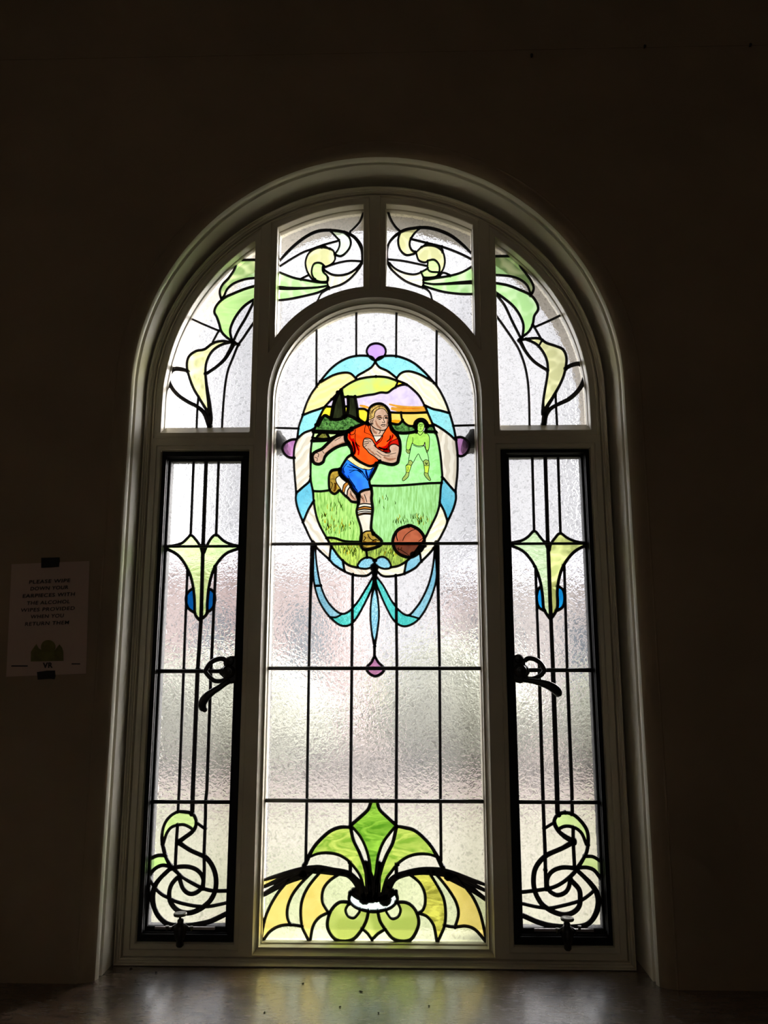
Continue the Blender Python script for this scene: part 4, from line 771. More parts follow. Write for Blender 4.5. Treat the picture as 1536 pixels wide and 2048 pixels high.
STAINS = [
 ('red', VJ, [5, 8, 8, 6], [(690, 950), (712, 1040), (722, 1130), (712, 1210)]), ('red', VJ, [3, 6, 6, 3], [(1290, 1000), (1240, 1080), (1160, 1110), (1090, 1090)]), ('red', VJ, [3, 4, 3], [(1350, 890), (1320, 950), (1290, 1000)]),
 ('red', VJ, [3, 5, 3], [(655, 850), (640, 930), (690, 1000)]), ('red', VJ, [3, 5, 4], [(1130, 960), (1090, 1010), (1060, 1060)]), ('red', VJ, [3, 4, 3], [(760, 1040), (790, 1130), (780, 1220)]), ('red', VJ, [3, 6, 3], [(1180, 1130), (1240, 1150), (1290, 1130)]),
 ('blue', VL, [4, 6, 6, 5, 4], [(440, 160), (450, 290), (560, 400), (640, 510), (735, 650)]), ('blue', VL, [3, 5, 4], [(880, 190), (900, 290), (940, 390)]), ('blue', VL, [2, 4, 3], [(560, 90), (700, 160), (830, 240)]), ('blue', VL, [2, 4, 2], [(1020, 160), (980, 240), (940, 330)]),
 ('skin', VJ, [3, 5, 3], [(1190, 1250), (1290, 1290), (1390, 1270)]), ('skin', VJ, [3, 5, 4], [(1010, 770), (1030, 830), (1080, 870)]), ('skin', VJ, [2, 4, 3], [(1060, 660), (1090, 740), (1150, 790)]), ('skin', VJ, [2, 3, 3], [(1245, 600), (1250, 680), (1235, 760)]),
 ('skin', VJ, [3, 4, 4, 3], [(240, 1200), (350, 1120), (450, 1060), (560, 1010)]), ('skin', VL, [3, 5, 4], [(800, 690), (830, 760), (850, 820)]), ('skin', VL, [3, 4, 3], [(580, 640), (620, 720), (690, 770)]), ('skin', VJ, [3, 4, 3], [(930, 1110), (1000, 1170), (1060, 1220)]), ('skin', VJ, [2, 3, 2], [(1090, 590), (1125, 600), (1160, 600)]), ('skin', VJ, [2, 3, 2], [(1205, 600), (1230, 600), (1262, 600)]),
 ('sunset', VC, [6, 10, 10, 9], [(885, 575), (960, 588), (1050, 590), (1140, 588)]), ('sunset', VC, [3, 6, 4], [(655, 555), (690, 562), (730, 575)]), ('sunset', VC, [4, 8, 4], [(885, 668), (915, 672), (950, 668)]), ('sunset', VC, [3, 6, 6, 4], [(870, 545), (960, 565), (1060, 570), (1135, 565)]),
 ('boot', VL, [4, 5, 4], [(300, 440), (300, 530), (270, 610)]), ('boot', VL, [4, 5, 4], [(830, 1570), (930, 1600), (1080, 1560)]),
]
rg = random.Random(5)
for cx_, cy_, rx_, ry_, n_ in [((470, 1440), 110, 45, 52, 0), ((1090, 1400), 80, 50, 36, 0), ((940, 1410), 60, 30, 16, 0), ((600, 1630), 80, 38, 30, 0), ((900, 1630), 70, 40, 24, 0), ((500, 1300), 110, 60, 14, 0), ((840, 1260), 60, 40, 8, 0), ((390, 1370), 30, 40, 10, 0)]:
    c_, a_, b_, k_ = cx_, cy_, rx_, ry_
    for i in range(k_):
        x = c_[0]+rg.gauss(0, .5)*a_; y = c_[1]+rg.gauss(0, .5)*b_; h = rg.uniform(14, 40)
        STAINS.append(('grass' if rg.random() < .7 else 'sunset', VC, [1.6, 1.4, .5], [(x, y), (x+rg.uniform(-4, 4), y-h/2), (x+rg.uniform(-10, 10), y-h)]))
def catmull(p, w, closed=False, sub=5):
    if len(p) < 3: return p, w
    n = len(p); q = []; ww = []
    for i in range(n-1):
        p0 = p[max(i-1, 0)]; p1 = p[i]; p2 = p[i+1]; p3 = p[min(i+2, n-1)]
        if closed and i == 0: p0 = p[-2]
        if closed and i == n-2: p3 = p[1]
        for k in range(sub):
            t = k/sub
            q.append(tuple(.5*((2*b)+(-a+c)*t+(2*a-5*b+4*c-d)*t*t+(-a+3*b-3*c+d)*t**3) for a, b, c, d in zip(p0, p1, p2, p3)))
            ww.append(w[i]*(1-t)+w[i+1]*t)
    q.append(p[-1]); ww.append(w[-1]); return q, ww
def seg_near(p, a, b):
    d = b-a; L = d.length_squared
    t = 0 if L < 1e-14 else max(0, min(1, (p-a).dot(d)/L)); return a+d*t
PXM = .00141
def layout(strokes, Y):
    out = []
    for s in strokes:
        v, w, pts, kind = s if len(s) == 4 else (*s, 'd')
        ww = list(w) if isinstance(w, (list, tuple)) else [w]*len(pts)
        while len(ww) < len(pts): ww.append(ww[-1])
        q = [px(v, p) for p in pts]; closed = (Vector(q[0])-Vector(q[-1])).length < .01
        if len(ww) == 2 and kind == 'l': pass
        if kind != 'l' and len(q) > 2:
            if len(ww) == len(q): q, ww = catmull(q, ww[:len(q)], closed, 4 if kind in 'pd' else 5)
        m = [P(x, y, Y) for x, y in q]
        out.append(([Vector((p.x, p.z)) for p in m], [x*PXM for x in ww], kind))
    return out
def came_strip(mb, pts, ws, y0, y1, caps=True):
    """flat lead came with a domed face, following a line in the glass plane; y0 room face, y1 outer face"""
    n = len(pts); vs = []; fs = []; mid = (y0+y1)/2; h = (y1-y0)/2
    sec = [(-.5, 0), (-.42, -.45), (-.2, -.9), (.2, -.9), (.42, -.45), (.5, 0), (.42, .6), (-.42, .6)]
    K = len(sec)
    for i, p in enumerate(pts):
        a = pts[max(i-1, 0)]; b = pts[min(i+1, n-1)]; d = b-a
        if d.length < 1e-9: d = Vector((1, 0))
        d.normalize(); nn = Vector((-d.y, d.x))
        for s, y in sec:
            q = p+nn*(s*ws[i]); vs.append((q.x, mid+y*h, q.y))
    for i in range(n-1):
        for k in range(K): fs.append((i*K+k, (i+1)*K+k, (i+1)*K+(k+1) % K, i*K+(k+1) % K))
    fs.append(tuple(range(K))); fs.append(tuple((n-1)*K+k for k in range(K-1, -1, -1)))
    mb.add(vs, fs)
    if caps:
        for e in (0, n-1):
            c = pts[e]; r = ws[e]*.62; vs = []
            for yy, rr in ((mid-h*.9, r*.8), (mid, r), (mid+h*.6, r)):
                for k in range(10):
                    t = k*math.pi/5; vs.append((c.x+rr*math.cos(t), yy, c.y+rr*math.sin(t)))
            mb.add(vs, [tuple(range(10))]+[(j*10+k, j*10+(k+1) % 10, (j+1)*10+(k+1) % 10, (j+1)*10+k) for j in (0, 1) for k in range(10)]+[tuple(range(29, 19, -1))])
REPORT = []
def leaded_light(root, strokes, seeds, boundary, Y, decor=None):
    S = layout(strokes, Y)
    bd = [Vector(p) for p in boundary]
    lines = [s[0] for s in S]
    # run every loose end on to the nearest came so that the pieces close
    for i, (pts, ws, kind) in enumerate(S):
        for e in (0, -1):
            p = pts[e]; best = None; bdst = .0075
            for j, q in enumerate(lines):
                if j == i: continue
                for a, b in zip(q, q[1:]):
                    r = seg_near(p, a, b); d = (r-p).length
                    if d < bdst: bdst = d; best = r
            inner = pts[1] if e == 0 else pts[-2]; bb = None; bdd = .024
            for a, b in zip(bd, bd[1:]+bd[:1]):
                r = seg_near(p, a, b); d = (r-p).length
                if d < bdd: bdd = d; bb = r
            if kind != 'p' and bb is not None and bdd > 1e-6 and (bdst > .003) and pip(tuple(p), [tuple(q) for q in bd]) and (p-inner).normalized().dot((bb-p).normalized()) > .25:
                best = bb; bdst = bdd
            if best is not None and bdst > 1e-5:
                dirn = (best-p).normalized(); nw = best+dirn*.0006
                if e == 0: pts.insert(0, nw); ws.insert(0, ws[0])
                else: pts.append(nw); ws.append(ws[-1])
    spurs = []
    for i, (pts, ws, kind) in enumerate(S):
        for e in (0, -1):
            p = pts[e]
            for j, q in enumerate(lines):
                if j == i: continue
                bst = min((seg_near(p, a, b) for a, b in zip(q, q[1:])), key=lambda r: (r-p).length)
                if 1e-6 < (bst-p).length < .0058: spurs.append((p, bst+(bst-p).normalized()*.0004))
    vs = list(bd); es = [(i, (i+1) % len(bd)) for i in range(len(bd))]
    for a, b in spurs: n = len(vs); vs += [a, b]; es.append((n, n+1))
    for pts, ws, kind in S:
        n = len(vs); vs += pts; es += [(n+i, n+i+1) for i in range(len(pts)-1)]
    V, E_, Fc, ov, oe, of = delaunay_2d_cdt(vs, es, [], 0, 1e-5)
    cons = {tuple(sorted(e)) for e, o in zip(E_, oe) if len(o)}
    em = {}
    for fi, f in enumerate(Fc):
        for k in range(3): em.setdefault(tuple(sorted((f[k], f[(k+1) % 3]))), []).append(fi)
    comp = [-1]*len(Fc); comps = []
    for s0 in range(len(Fc)):
        if comp[s0] >= 0: continue
        c = len(comps); comps.append([]); st = [s0]; comp[s0] = c
        while st:
            f = st.pop(); comps[c].append(f)
            for k in range(3):
                e = tuple(sorted((Fc[f][k], Fc[f][(k+1) % 3])))
                if e in cons: continue
                for g in em[e]:
                    if comp[g] < 0: comp[g] = c; st.append(g)
    def tri_area(f): a, b, c = (V[i] for i in Fc[f]); return abs((b.x-a.x)*(c.y-a.y)-(c.x-a.x)*(b.y-a.y))/2
    colour = {}
    for v, x, y, mname, pname in seeds:
        q = P(*px(v, (x, y)), Y); q = Vector((q.x, q.z)); hit = None
        for fi, f in enumerate(Fc):
            a, b, c = (V[i] for i in f)
            d1 = (q.x-b.x)*(a.y-b.y)-(a.x-b.x)*(q.y-b.y); d2 = (q.x-c.x)*(b.y-c.y)-(b.x-c.x)*(q.y-c.y); d3 = (q.x-a.x)*(c.y-a.y)-(c.x-a.x)*(q.y-a.y)
            if not ((d1 < 0 or d2 < 0 or d3 < 0) and (d1 > 0 or d2 > 0 or d3 > 0)): hit = comp[fi]; break
        if hit is None: REPORT.append(('miss', root.name, v, x, y, pname)); continue
        if hit in colour and colour[hit][0] != mname: REPORT.append(('clash', root.name, (x, y), mname, colour[hit]))
        colour[hit] = (mname, pname)
        a_ = sum(tri_area(f) for f in comps[hit])
        if a_ > .03: REPORT.append(('big', root.name, (x, y), mname, round(a_, 4)))
    cnt = 0
    for c, fl_ in enumerate(comps):
        a = sum(tri_area(f) for f in fl_)
        if a < (5e-6 if c in colour else 1.6e-5): continue
        big = max(fl_, key=tri_area); cen = (V[Fc[big][0]]+V[Fc[big][1]]+V[Fc[big][2]])/3
        if not pip(cen, [tuple(p) for p in bd]): continue
        mname, pname = colour.get(c, ('clear', 'clear_pane'))
        idx = {}; vv = []
        for f in fl_:
            for i in Fc[f]:
                if i not in idx: idx[i] = len(vv); vv.append(V[i])
        n = len(vv); T = .0016
        cx = sum(p.x for p in vv)/n; cz = sum(p.y for p in vv)/n
        v3 = [(p.x-cx, -T, p.y-cz) for p in vv]+[(p.x-cx, T, p.y-cz) for p in vv]
        f3 = []; mi = []; ecount = {}
        for f in fl_:
            t = tuple(idx[i] for i in Fc[f]); f3.append(t); mi.append(1); f3.append(tuple(n+i for i in reversed(t))); mi.append(0)
            for k in range(3): ecount.setdefault(tuple(sorted((t[k], t[(k+1) % 3]))), []).append((t[k], t[(k+1) % 3]))
        for e, l in ecount.items():
            if len(l) == 1: a2, b2 = l[0]; f3.append((b2, a2, n+a2, n+b2)); mi.append(1)
        o = link(pname, v3, f3, [G[mname], SMOOTH], midx=mi); o.location = (cx, Y, cz)
        adopt(o, root); cnt += 1
        if pname == 'clear_pane' and mname != 'clear': o['label'] = 'pale green tinted glass'
        elif pname in ('ribbon', 'garland', 'leaf', 'feather', 'scroll', 'boss', 'jewel', 'bud'):
            o['label'] = {'teal': 'pale turquoise', 'cyanblue': 'sky blue', 'ltblue': 'light blue', 'cream': 'cream', 'creamgrey': 'off-white', 'peach': 'warm yellow', 'turq': 'sea green', 'lilac': 'lilac', 'mauve': 'mauve',
                          'cobalt': 'deep blue', 'azure': 'bright blue', 'olive': 'olive', 'amber': 'amber', 'petal': 'pale yellow'}.get(mname, 'green')+' glass '+pname
    lead = MB(); paint = {}
    def pline(src, pts, ws):
        k = 'keeper_outline' if src == VM else ('ball_seams' if src == VN else ('leg_outline' if src == VL else 'torso_outline')); came_strip(paint.setdefault(k, MB()), pts, ws, Y-.0022, Y-.0016, False)
    for (pts, ws, kind), src in zip(S, strokes):
        if kind == 'p': pline(src[0], pts, ws)
        else: came_strip(lead, pts, [w*1.18 for w in ws], Y-.0045, Y+.0042)
    # lead round the edge
    loop = bd+[bd[0], bd[1]]; came_strip(lead, loop, [.0075]*len(loop), Y-.0045, Y+.0042, False)
    adopt(lead.build('lead_came', M['lead']), root)
    if decor:
        for (pts, ws, kind), src in zip(layout(decor, Y), decor): pline(src[0], pts, ws)
    if decor:
        for key in ('red', 'blue', 'skin', 'sunset', 'grass', 'boot'):
            sb = MB(); src = [(v, w, p) for kk, v, w, p in STAINS if kk == key]
            one = key in ('red', 'blue', 'skin', 'boot')
            for n_i, (pts, ws, kind) in enumerate(layout(src, Y)): came_strip(sb, pts, ws, Y-.0034-.00003*(n_i % 20), Y-.0032-.00003*(n_i % 20), False)
            if one:
                sb = None
                for n_i, (pts, ws, kind) in enumerate(layout(src, Y)):
                    q_ = MB(); came_strip(q_, pts, ws, Y-.0034-.00003*(n_i % 20), Y-.0032-.00003*(n_i % 20), False); adopt(q_.build({'red': 'shirt_shading', 'blue': 'shorts_shading', 'skin': 'skin_shading', 'boot': 'boot_shading'}[key], M['stain_'+key]), root)
                continue
            adopt(sb.build({'red': 'shirt_shading', 'blue': 'shorts_shading', 'skin': 'skin_shading', 'sunset': 'yellow_stain', 'grass': 'grass_blades', 'boot': 'boot_shading'}[key], M['stain_'+key]), root)['kind'] = 'stuff'
    for k, m_ in paint.items(): adopt(m_.build(k, M['paint_line']), root)
    REPORT.append((root.name, 'pieces', cnt))
def saddle(root, pa, pb, r, Y):
    a = P(*pa, Y); b = P(*pb, Y); b.z = a.z = (a.z+b.z)/2
    m_ = MB(); m_.tube([a, b], r, 12); adopt(m_.build('saddle_bar', M['bar'], smooth=True), root)

def fit(loop, d): return offset(loop, d)
LIGHTS = [
 ('stained_glass_light', UIL, UIL_S, O_UIL, (-.165, 0, 1.06), 'small leaded light with curling scrolls left of the central arch mullion, above the round-headed panel'),
 ('stained_glass_light', UIR_, UIR_S, O_UIR, (.165, 0, 1.06), 'small leaded light with curling scrolls right of the central arch mullion, above the round-headed panel'),
 ('stained_glass_light', UOL, UOL_S, O_UOL, (-.48, 0, Z_TR), 'curved corner leaded light with green leaves and pale petal above the left casement'),
 ('stained_glass_light', UOR_, UOR_S, O_UOR, (.48, 0, Z_TR), 'curved corner leaded light with green leaves and pale petal above the right casement'),
]
for nm, st_, sd_, op_, loc_, lab_ in LIGHTS:
    r_ = empty(nm, loc_, lab_, 'stained glass', 'leaded lights of the arched window')
    if op_ in (O_UIL, O_UIR):
        l = [(U_C-.003, .99), (.31, .80), (.312, arch_z(.312, .64))]+[(u, z) for u, z in arc((0, ZC), .64, ang(.312, .64), ang(U_C-.003, .64), 14)][1:]
        l = clean([(U_C-.003, arch_z(U_C, .336)), ]+list(reversed(arc((0, ZC), .336, ang(.306, .336), ang(U_C, .336), 14)))[1:]+arc((0, ZC), .634, ang(.306, .634), ang(U_C-.003, .634), 16))
        if op_ is O_UIL: l = clean(mirror(l))
    else:
        l = clean([(.352, .640), (.6335, .640)]+arc((0, ZC), .634, 0, ang(.352, .634), 26))
        if op_ is O_UOL: l = clean(mirror(l))
    leaded_light(r_, st_, sd_, l, 0.0)
r_ = empty('stained_glass_picture', (0, 0, Z_CB), 'tall round-headed stained glass panel of a footballer kicking a brown ball in a ribboned oval', 'stained glass')
leaded_light(r_, CEN, CEN_S, offset(O_CEN, .006), 0.0, DECOR)
saddle(r_, (543, 1087.6), (958, 1087.2), .0046, -.0095); saddle(r_, (536, 1336.2), (966, 1337.2), .0052, -.0100); saddle(r_, (526, 1601), (973, 1602.8), .0052, -.0100)

# ------------------------------------------------------------------ casements
YC = -.012
def casement(side, strokes, seeds, label):
    s = -1 if side == 'L' else 1
    root = empty('casement_window', (s*(U_MO+U_CO)/2, YC, Z_B), label, 'window', 'steel casements of the arched window')
    if side == 'L': g = [P(299.5, 1849.5, YC), P(451.3, 1851.5, YC), P(483.2, 925, YC), P(342, 924, YC)]
    else: g = [P(1045, 1852.5, YC), P(1203.5, 1856, YC), P(1161.2, 914.5, YC), P(1018, 917, YC)]
    u0 = (g[0].x+g[3].x)/2; u1 = (g[1].x+g[2].x)/2; z0 = (g[0].z+g[1].z)/2; z1 = (g[2].z+g[3].z)/2
    gl = [(u0, z0), (u1, z0), (u1, z1), (u0, z1)]
    o0, o1 = sorted((s*U_MO, s*U_CO)); ol = [(o0+.0012, Z_B+.0012), (o1-.0012, Z_B+.0012), (o1-.0012, Z_CT-.0012), (o0+.0012, Z_CT-.0012)]
    fr = MB()
    A = ol; rings = [(A, .012), (A, -.040), ([(o0+.003, Z_B+.003), (o1-.003, Z_B+.003), (o1-.003, Z_CT-.003), (o0+.003, Z_CT-.003)], -.042)]
    mid = [tuple(Vector(a)*.42+Vector(b)*.58) for a, b in zip(A, gl)]; mid2 = [tuple(Vector(a)*.34+Vector(b)*.66) for a, b in zip(A, gl)]
    rings += [(mid, -.042), (mid, -.034), (mid2, -.0335), (mid2, -.022), (offset(gl, .0012), -.0205), (gl, -.018), (gl, .004), (A, .012)]
    v = [(u, y, z) for l, y in rings for u, z in l]; f = [(i*4+k, i*4+(k+1) % 4, (i+1)*4+(k+1) % 4, (i+1)*4+k) for i in range(len(rings)-1) for k in range(4)]
    fr.add(v, f); adopt(fr.build('casement_frame', M['black_frame']), root)
    # round the glass corners with putty
    leaded_light(root, strokes, seeds, offset(gl, .004), YC)
    if side == 'L': bars = [((325, 1092.7), (500, 1092.7), .0040), ((303, 1342.5), (482, 1342.3), .0056), ((290, 1603.8), (468, 1604), .0050)]
    else: bars = [((1008, 1087), (1180, 1087.5), .0040), ((1015, 1340), (1203, 1340.6), .0056), ((1025, 1604), (1220, 1605), .0050)]
    for a, b, r in bars:
        q0 = P(*a, YC-.0115); q1 = P(*b, YC-.0115); q0.x = max(min(q0.x, u1+.004), u0-.004); q1.x = max(min(q1.x, u1+.004), u0-.004); q0.z = q1.z = (q0.z+q1.z)/2
        m_ = MB(); m_.tube([q0, q1], r, 12); adopt(m_.build('saddle_bar', M['bar'], smooth=True), root)
    # handle: scalloped back plate, two open loops and a curved lever
    YH = -.048
    if side == 'L':
        VH_ = (380, 1280, 10.971)
        plate = [(960, 352), (880, 350), (820, 368), (800, 400), (808, 430), (760, 450), (730, 500), (745, 560), (700, 610), (640, 640), (640, 740), (690, 790), (735, 830), (745, 880), (790, 930), (850, 962), (930, 958), (1000, 940), (1040, 940), (1040, 352)]
        up = [(800, 470), (740, 420), (670, 410), (580, 430), (480, 480), (410, 550), (350, 650), (330, 690)]
        lo = [(330, 690), (400, 780), (470, 850), (540, 895), (640, 905), (740, 880), (800, 840)]
        lev = [(860, 900), (770, 950), (650, 1040), (520, 1120), (400, 1210), (310, 1310), (270, 1400), (275, 1480), (300, 1530)]
        lr = [5.5, 5.5, 5.6, 6.2, 7.6, 8.2, 8.2, 7.6, 5.8]
        tip = (320, 1525); knob = (850, 690); bar_ = [(700, 690), (330, 690)]
    else:
        VH_ = (990, 1280, 9.6)
        plate = [(390, 290), (440, 285), (500, 300), (530, 330), (522, 355), (560, 372), (590, 420), (590, 470), (630, 520), (660, 560), (670, 620), (640, 680), (600, 700), (575, 730), (560, 790), (530, 825), (480, 835), (420, 820), (380, 800), (330, 790), (330, 300)]
        up = [(570, 400), (620, 360), (680, 350), (760, 370), (830, 410), (890, 470), (940, 560), (950, 590)]
        lo = [(950, 590), (900, 660), (840, 700), (760, 735), (690, 745), (620, 730), (580, 690)]
        lev = [(540, 760), (640, 775), (760, 795), (880, 825), (1000, 860), (1110, 915), (1180, 970), (1215, 1020), (1210, 1050)]
        lr = [5.0, 5.0, 5.4, 6.4, 7.6, 8.6, 8.6, 7.6, 6.0]
        tip = (1205, 1040); knob = (480, 590); bar_ = [(600, 580), (940, 580)]
    pp = [P(*px(VH_, p), YH) for p in plate]; n = len(pp)
    pm = MB(); back = [(p.x, YC-.0306, p.z) for p in pp]; frn = [(p.x, YH, p.z) for p in pp]
    cxp = sum(p.x for p in pp)/n; czp = sum(p.z for p in pp)/n
    top = [(cxp+(p.x-cxp)*.84, YH-.0035, czp+(p.z-czp)*.84) for p in pp]
    pm.add(back+frn+top, [tuple(range(n)), tuple(range(3*n-1, 2*n-1, -1))]+[(j*n+i, j*n+(i+1) % n, (j+1)*n+(i+1) % n, (j+1)*n+i) for j in (0, 1) for i in range(n)])
    k3 = P(*px(VH_, knob), YH-.004); pm.lathe([(.0175, .003), (.0180, -.003), (.0165, -.007), (.0110, -.010), (.0075, -.0105), (.0070, -.013), (.0001, -.0145)], k3, axis='y')
    k4 = P(*px(VH_, (knob[0]+(25 if side == 'L' else -25), knob[1]-230)), YH-.002); pm.lathe([(.0125, .002), (.0125, -.002), (.0095, -.006), (.0001, -.008)], k4, axis='y')
    handle = adopt(pm.build('handle', M['iron'], smooth=False), root); handle['label'] = 'black iron casement fastener'
    def tubepx(name, pts, rad, y_, flat=1.0):
        q, w_ = catmull([px(VH_, p) for p in pts], rad, False, 5)
        t = MB(); t.tube([P(x, y, y_) for x, y in q], [a*PXM*.5 for a in w_], 12, flat)
        o = t.build(name, M['iron'], smooth=True); o.parent = handle; return o
    tubepx('scroll_loop', up, [9.2]*len(up), YH+.001); tubepx('scroll_loop', lo, [8.6]*len(lo), YH+.001)
    l = MB(); q, w_ = catmull([px(VH_, p) for p in lev], [2*r for r in lr], False, 6); nq = len(q)
    l.tube([P(x, y, YH-.006-.012*math.sin(math.pi*min(1, i/nq))) for i, (x, y) in enumerate(q)], [a*PXM*.5 for a in w_], 14, .7)
    e = P(*px(VH_, tip), YH-.008); l.lathe([(.0001, .0065), (.0055, .0050), (.0078, .0), (.0060, -.0045), (.0001, -.006)], e, axis='y', seg=16)
    lo_ = l.build('lever', M['iron'], smooth=True); lo_.parent = handle
    # stay on the bottom rail: rail bar, socket, screw-down thumb knob
    if side == 'L': kx, kt, kb, b0, b1 = 360.5, 1827.5, 1893, (309, 1857.5), (429, 1856.5); pins = [(334.5, 1855), (382.5, 1856)]
    else: kx, kt, kb, b0, b1 = 1134.5, 1837, 1896, (1069, 1860), (1188, 1862); pins = [(1159, 1855), (1115, 1860)]
    YS = -.050
    bmx = MB(); a = P(*b0, YS); b = P(*b1, YS); zc = (a.z+b.z)/2
    bmx.box((a.x, YS+.001, zc-.0030), (b.x, YS+.0075, zc+.0030)); bar = adopt(bmx.build('stay_bar', M['bar_metal']), root); bar['label'] = 'worn grey steel stay bar'
    for p in pins:
        c = P(*p, YS-.003); pn = MB(); pn.lathe([(.0035, -.006), (.0035, .002), (.0048, .002), (.0048, .0042), (.0001, .0046)], c, seg=14); o = pn.build('pin', M['knob_metal']); o.parent = bar
    c = P(kx, (kt+kb)/2, YS-.008); t_ = P(kx, kt, YS-.008)
    sk = MB(); sk.lathe([(.006, -.040), (.009, -.036), (.009, -.024), (.0125, -.020), (.0150, -.010), (.0165, .004), (.0150, .010), (.0095, .017), (.0080, .019), (.0085, .024), (.0060, .027), (.0001, .028)], c, seg=20)
    sk.box((c.x-.012, YC-.0306, c.z-.012), (c.x+.012, c.y, c.z+.006))
    for sg in (-1, 1): sk.tube([(c.x+sg*.008, c.y, c.z+.012), (c.x+sg*.019, c.y, c.z+.006), (c.x+sg*.024, c.y, c.z-.003)], [.005, .0042, .0028], 10)
    soc = adopt(sk.build('stay_socket', M['iron'], smooth=True), root)
    kn = MB(); kn.lathe([(.0028, -.020), (.0028, -.0055), (.0100, -.0055), (.0160, -.0040), (.0172, -.0010), (.0165, .0018), (.0120, .0030), (.0070, .0018), (.0001, .0016)], t_, seg=28)
    kb_ = kn.build('thumb_knob', M['knob_metal'], smooth=True); kb_.parent = root; adopt(kb_, root); kb_['label'] = 'dull grey brass thumb knob'
    return root
casement('L', CAL, CAL_S, 'black steel casement left of the footballer panel, its leaded glass with a green bud and dark blue jewels')
casement('R', CAR, CAR_S, 'black steel casement right of the footballer panel, its leaded glass with a green bud and bright blue jewels')
bpy.context.view_layer.update()

# ------------------------------------------------------------------ notice taped to the wall
VT = (0, 1080, 6.4); YN = YW-.0012
def pt(x, y, Y=None): return P(*px(VT, (x, y)), YN if Y is None else Y)
c0 = pt(620, 1005); dirx = Vector((math.cos(math.radians(2.2)), 0, math.sin(math.radians(2.2)))); dirz = Vector((-dirx.z, 0, dirx.x))
def loc(a, b, y): q = c0+dirx*a+dirz*b; return Vector((q.x, y, q.z))
pw, ph = .103, .1475
top_z = (pt(640, 290)-c0).dot(dirz); bot_z = (pt(590, 1730)-c0).dot(dirz)
pb = MB(); nx, nz = 10, 14; vv = []
for j in range(nz+1):
    for i in range(nx+1):
        a = -pw+2*pw*i/nx; b = bot_z+(top_z-bot_z)*j/nz
        e = max(0, abs(i/nx-.5)*2-.5)**2*(.0014 if j in (0, nz) else .0010); vv.append(loc(a, b, YN-.0006-e))
w_ = nx+1
fr_ = [(j*w_+i, j*w_+i+1, (j+1)*w_+i+1, (j+1)*w_+i) for j in range(nz) for i in range(nx)]
n_ = len(vv); vv2 = vv+[Vector((p.x, p.y+.0004, p.z)) for p in vv]
pb.add(vv2, fr_+[tuple(n_+i for i in reversed(q)) for q in fr_])
sheet = pb.build('notice', M['paper']); tag(sheet, 'white paper notice about wiping earpieces, taped to the dark wall left of the window', 'notice')
def text(body, center_px, height_px, width_px=None, font_shear=.10, bold=.014):
    cu = bpy.data.curves.new('lettering', 'FONT'); cu.body = body; cu.size = 1; cu.shear = font_shear; cu.offset = bold; cu.extrude = 0; cu.align_x = 'CENTER'; cu.space_character = 1.12
    ob = bpy.data.objects.new('lettering_source', cu); COL.objects.link(ob); bpy.context.view_layer.update()
    me = bpy.data.meshes.new_from_object(ob.evaluated_get(bpy.context.evaluated_depsgraph_get())); bpy.data.objects.remove(ob)
    xs = [v.co.x for v in me.vertices]; ys = [v.co.y for v in me.vertices]
    c = pt(*center_px); H = height_px/6.4*PXM*.935; Wd = width_px/6.4*PXM*.935
    for v in me.vertices:
        a = (v.co.x-(min(xs)+max(xs))/2)/(max(xs)-min(xs))*Wd; b = (v.co.y-(min(ys)+max(ys))/2)/(max(ys)-min(ys))*H
        q = c+dirx*a+dirz*b; v.co = (q.x, YN-.0025, q.z)
    me.materials.append(M['ink']); o = bpy.data.objects.new('lettering', me); COL.objects.link(o); o.parent = sheet
for body, c, h, w in [('PLEASE WIPE', (642, 528), 46, 528), ('DOWN YOUR', (636, 615), 46, 484), ('EARPIECES WITH', (630, 705), 46, 668), ('THE ALCOHOL', (625, 798), 46, 545),
                      ('WIPES PROVIDED', (618, 886), 46, 684), ('WHEN YOU', (612, 975), 46, 420), ('RETURN THEM', (608, 1066), 46, 560)]:
    text(body, c, h, w)
text('VR', (617, 1603), 68, 128, 0, .05)
ar = MB()
def flat(pts, y=YN-.0019): ar.add([(p.x, y, p.z) for p in [pt(*q) for q in pts]], [tuple(range(len(pts)))])
flat([(398, 1555), (400, 1430), (430, 1385), (470, 1330), (500, 1385), (560, 1420), (620, 1440), (700, 1420), (735, 1370), (765, 1335), (800, 1380), (815, 1430), (818, 1548)])
flat([(622+95*math.cos(t*math.pi/12), 1370-90*math.sin(t*math.pi/12)) for t in range(24)], YN-.0022)
ao = ar.build('printed_trees', M['art'], sheet)
ln = MB()
for a, b in (((150, 1616), (360, 1608)), ((920, 1588), (1030, 1582))):
    p, q = pt(*a), pt(*b); ln.box((p.x, YN-.0022, min(p.z, q.z)-.0009), (q.x, YN-.0018, max(p.z, q.z)+.0007))
ln.build('small_print', M['ink'], sheet)
def tape(corners, label):
    t = MB(); q = [pt(*c, Y=YN-.0032) for c in corners]; n = len(q)
    t.add([tuple(p) for p in q]+[(p.x, YN+.0011, p.z) for p in q], [tuple(range(n)), tuple(range(2*n-1, n-1, -1))]+[(i, (i+1) % n, n+(i+1) % n, n+i) for i in range(n)])
    tag(t.build('tape', M['tape']), label, 'tape', 'black tape on the notice')
tape([(527, 228), (755, 222), (757, 270), (750, 342), (640, 350), (527, 354)], 'piece of black tape over the top edge of the notice')
tape([(472, 1690), (600, 1672), (700, 1670), (703, 1740), (692, 1782), (640, 1776), (560, 1782), (482, 1788)], 'piece of black tape over the bottom edge of the notice')

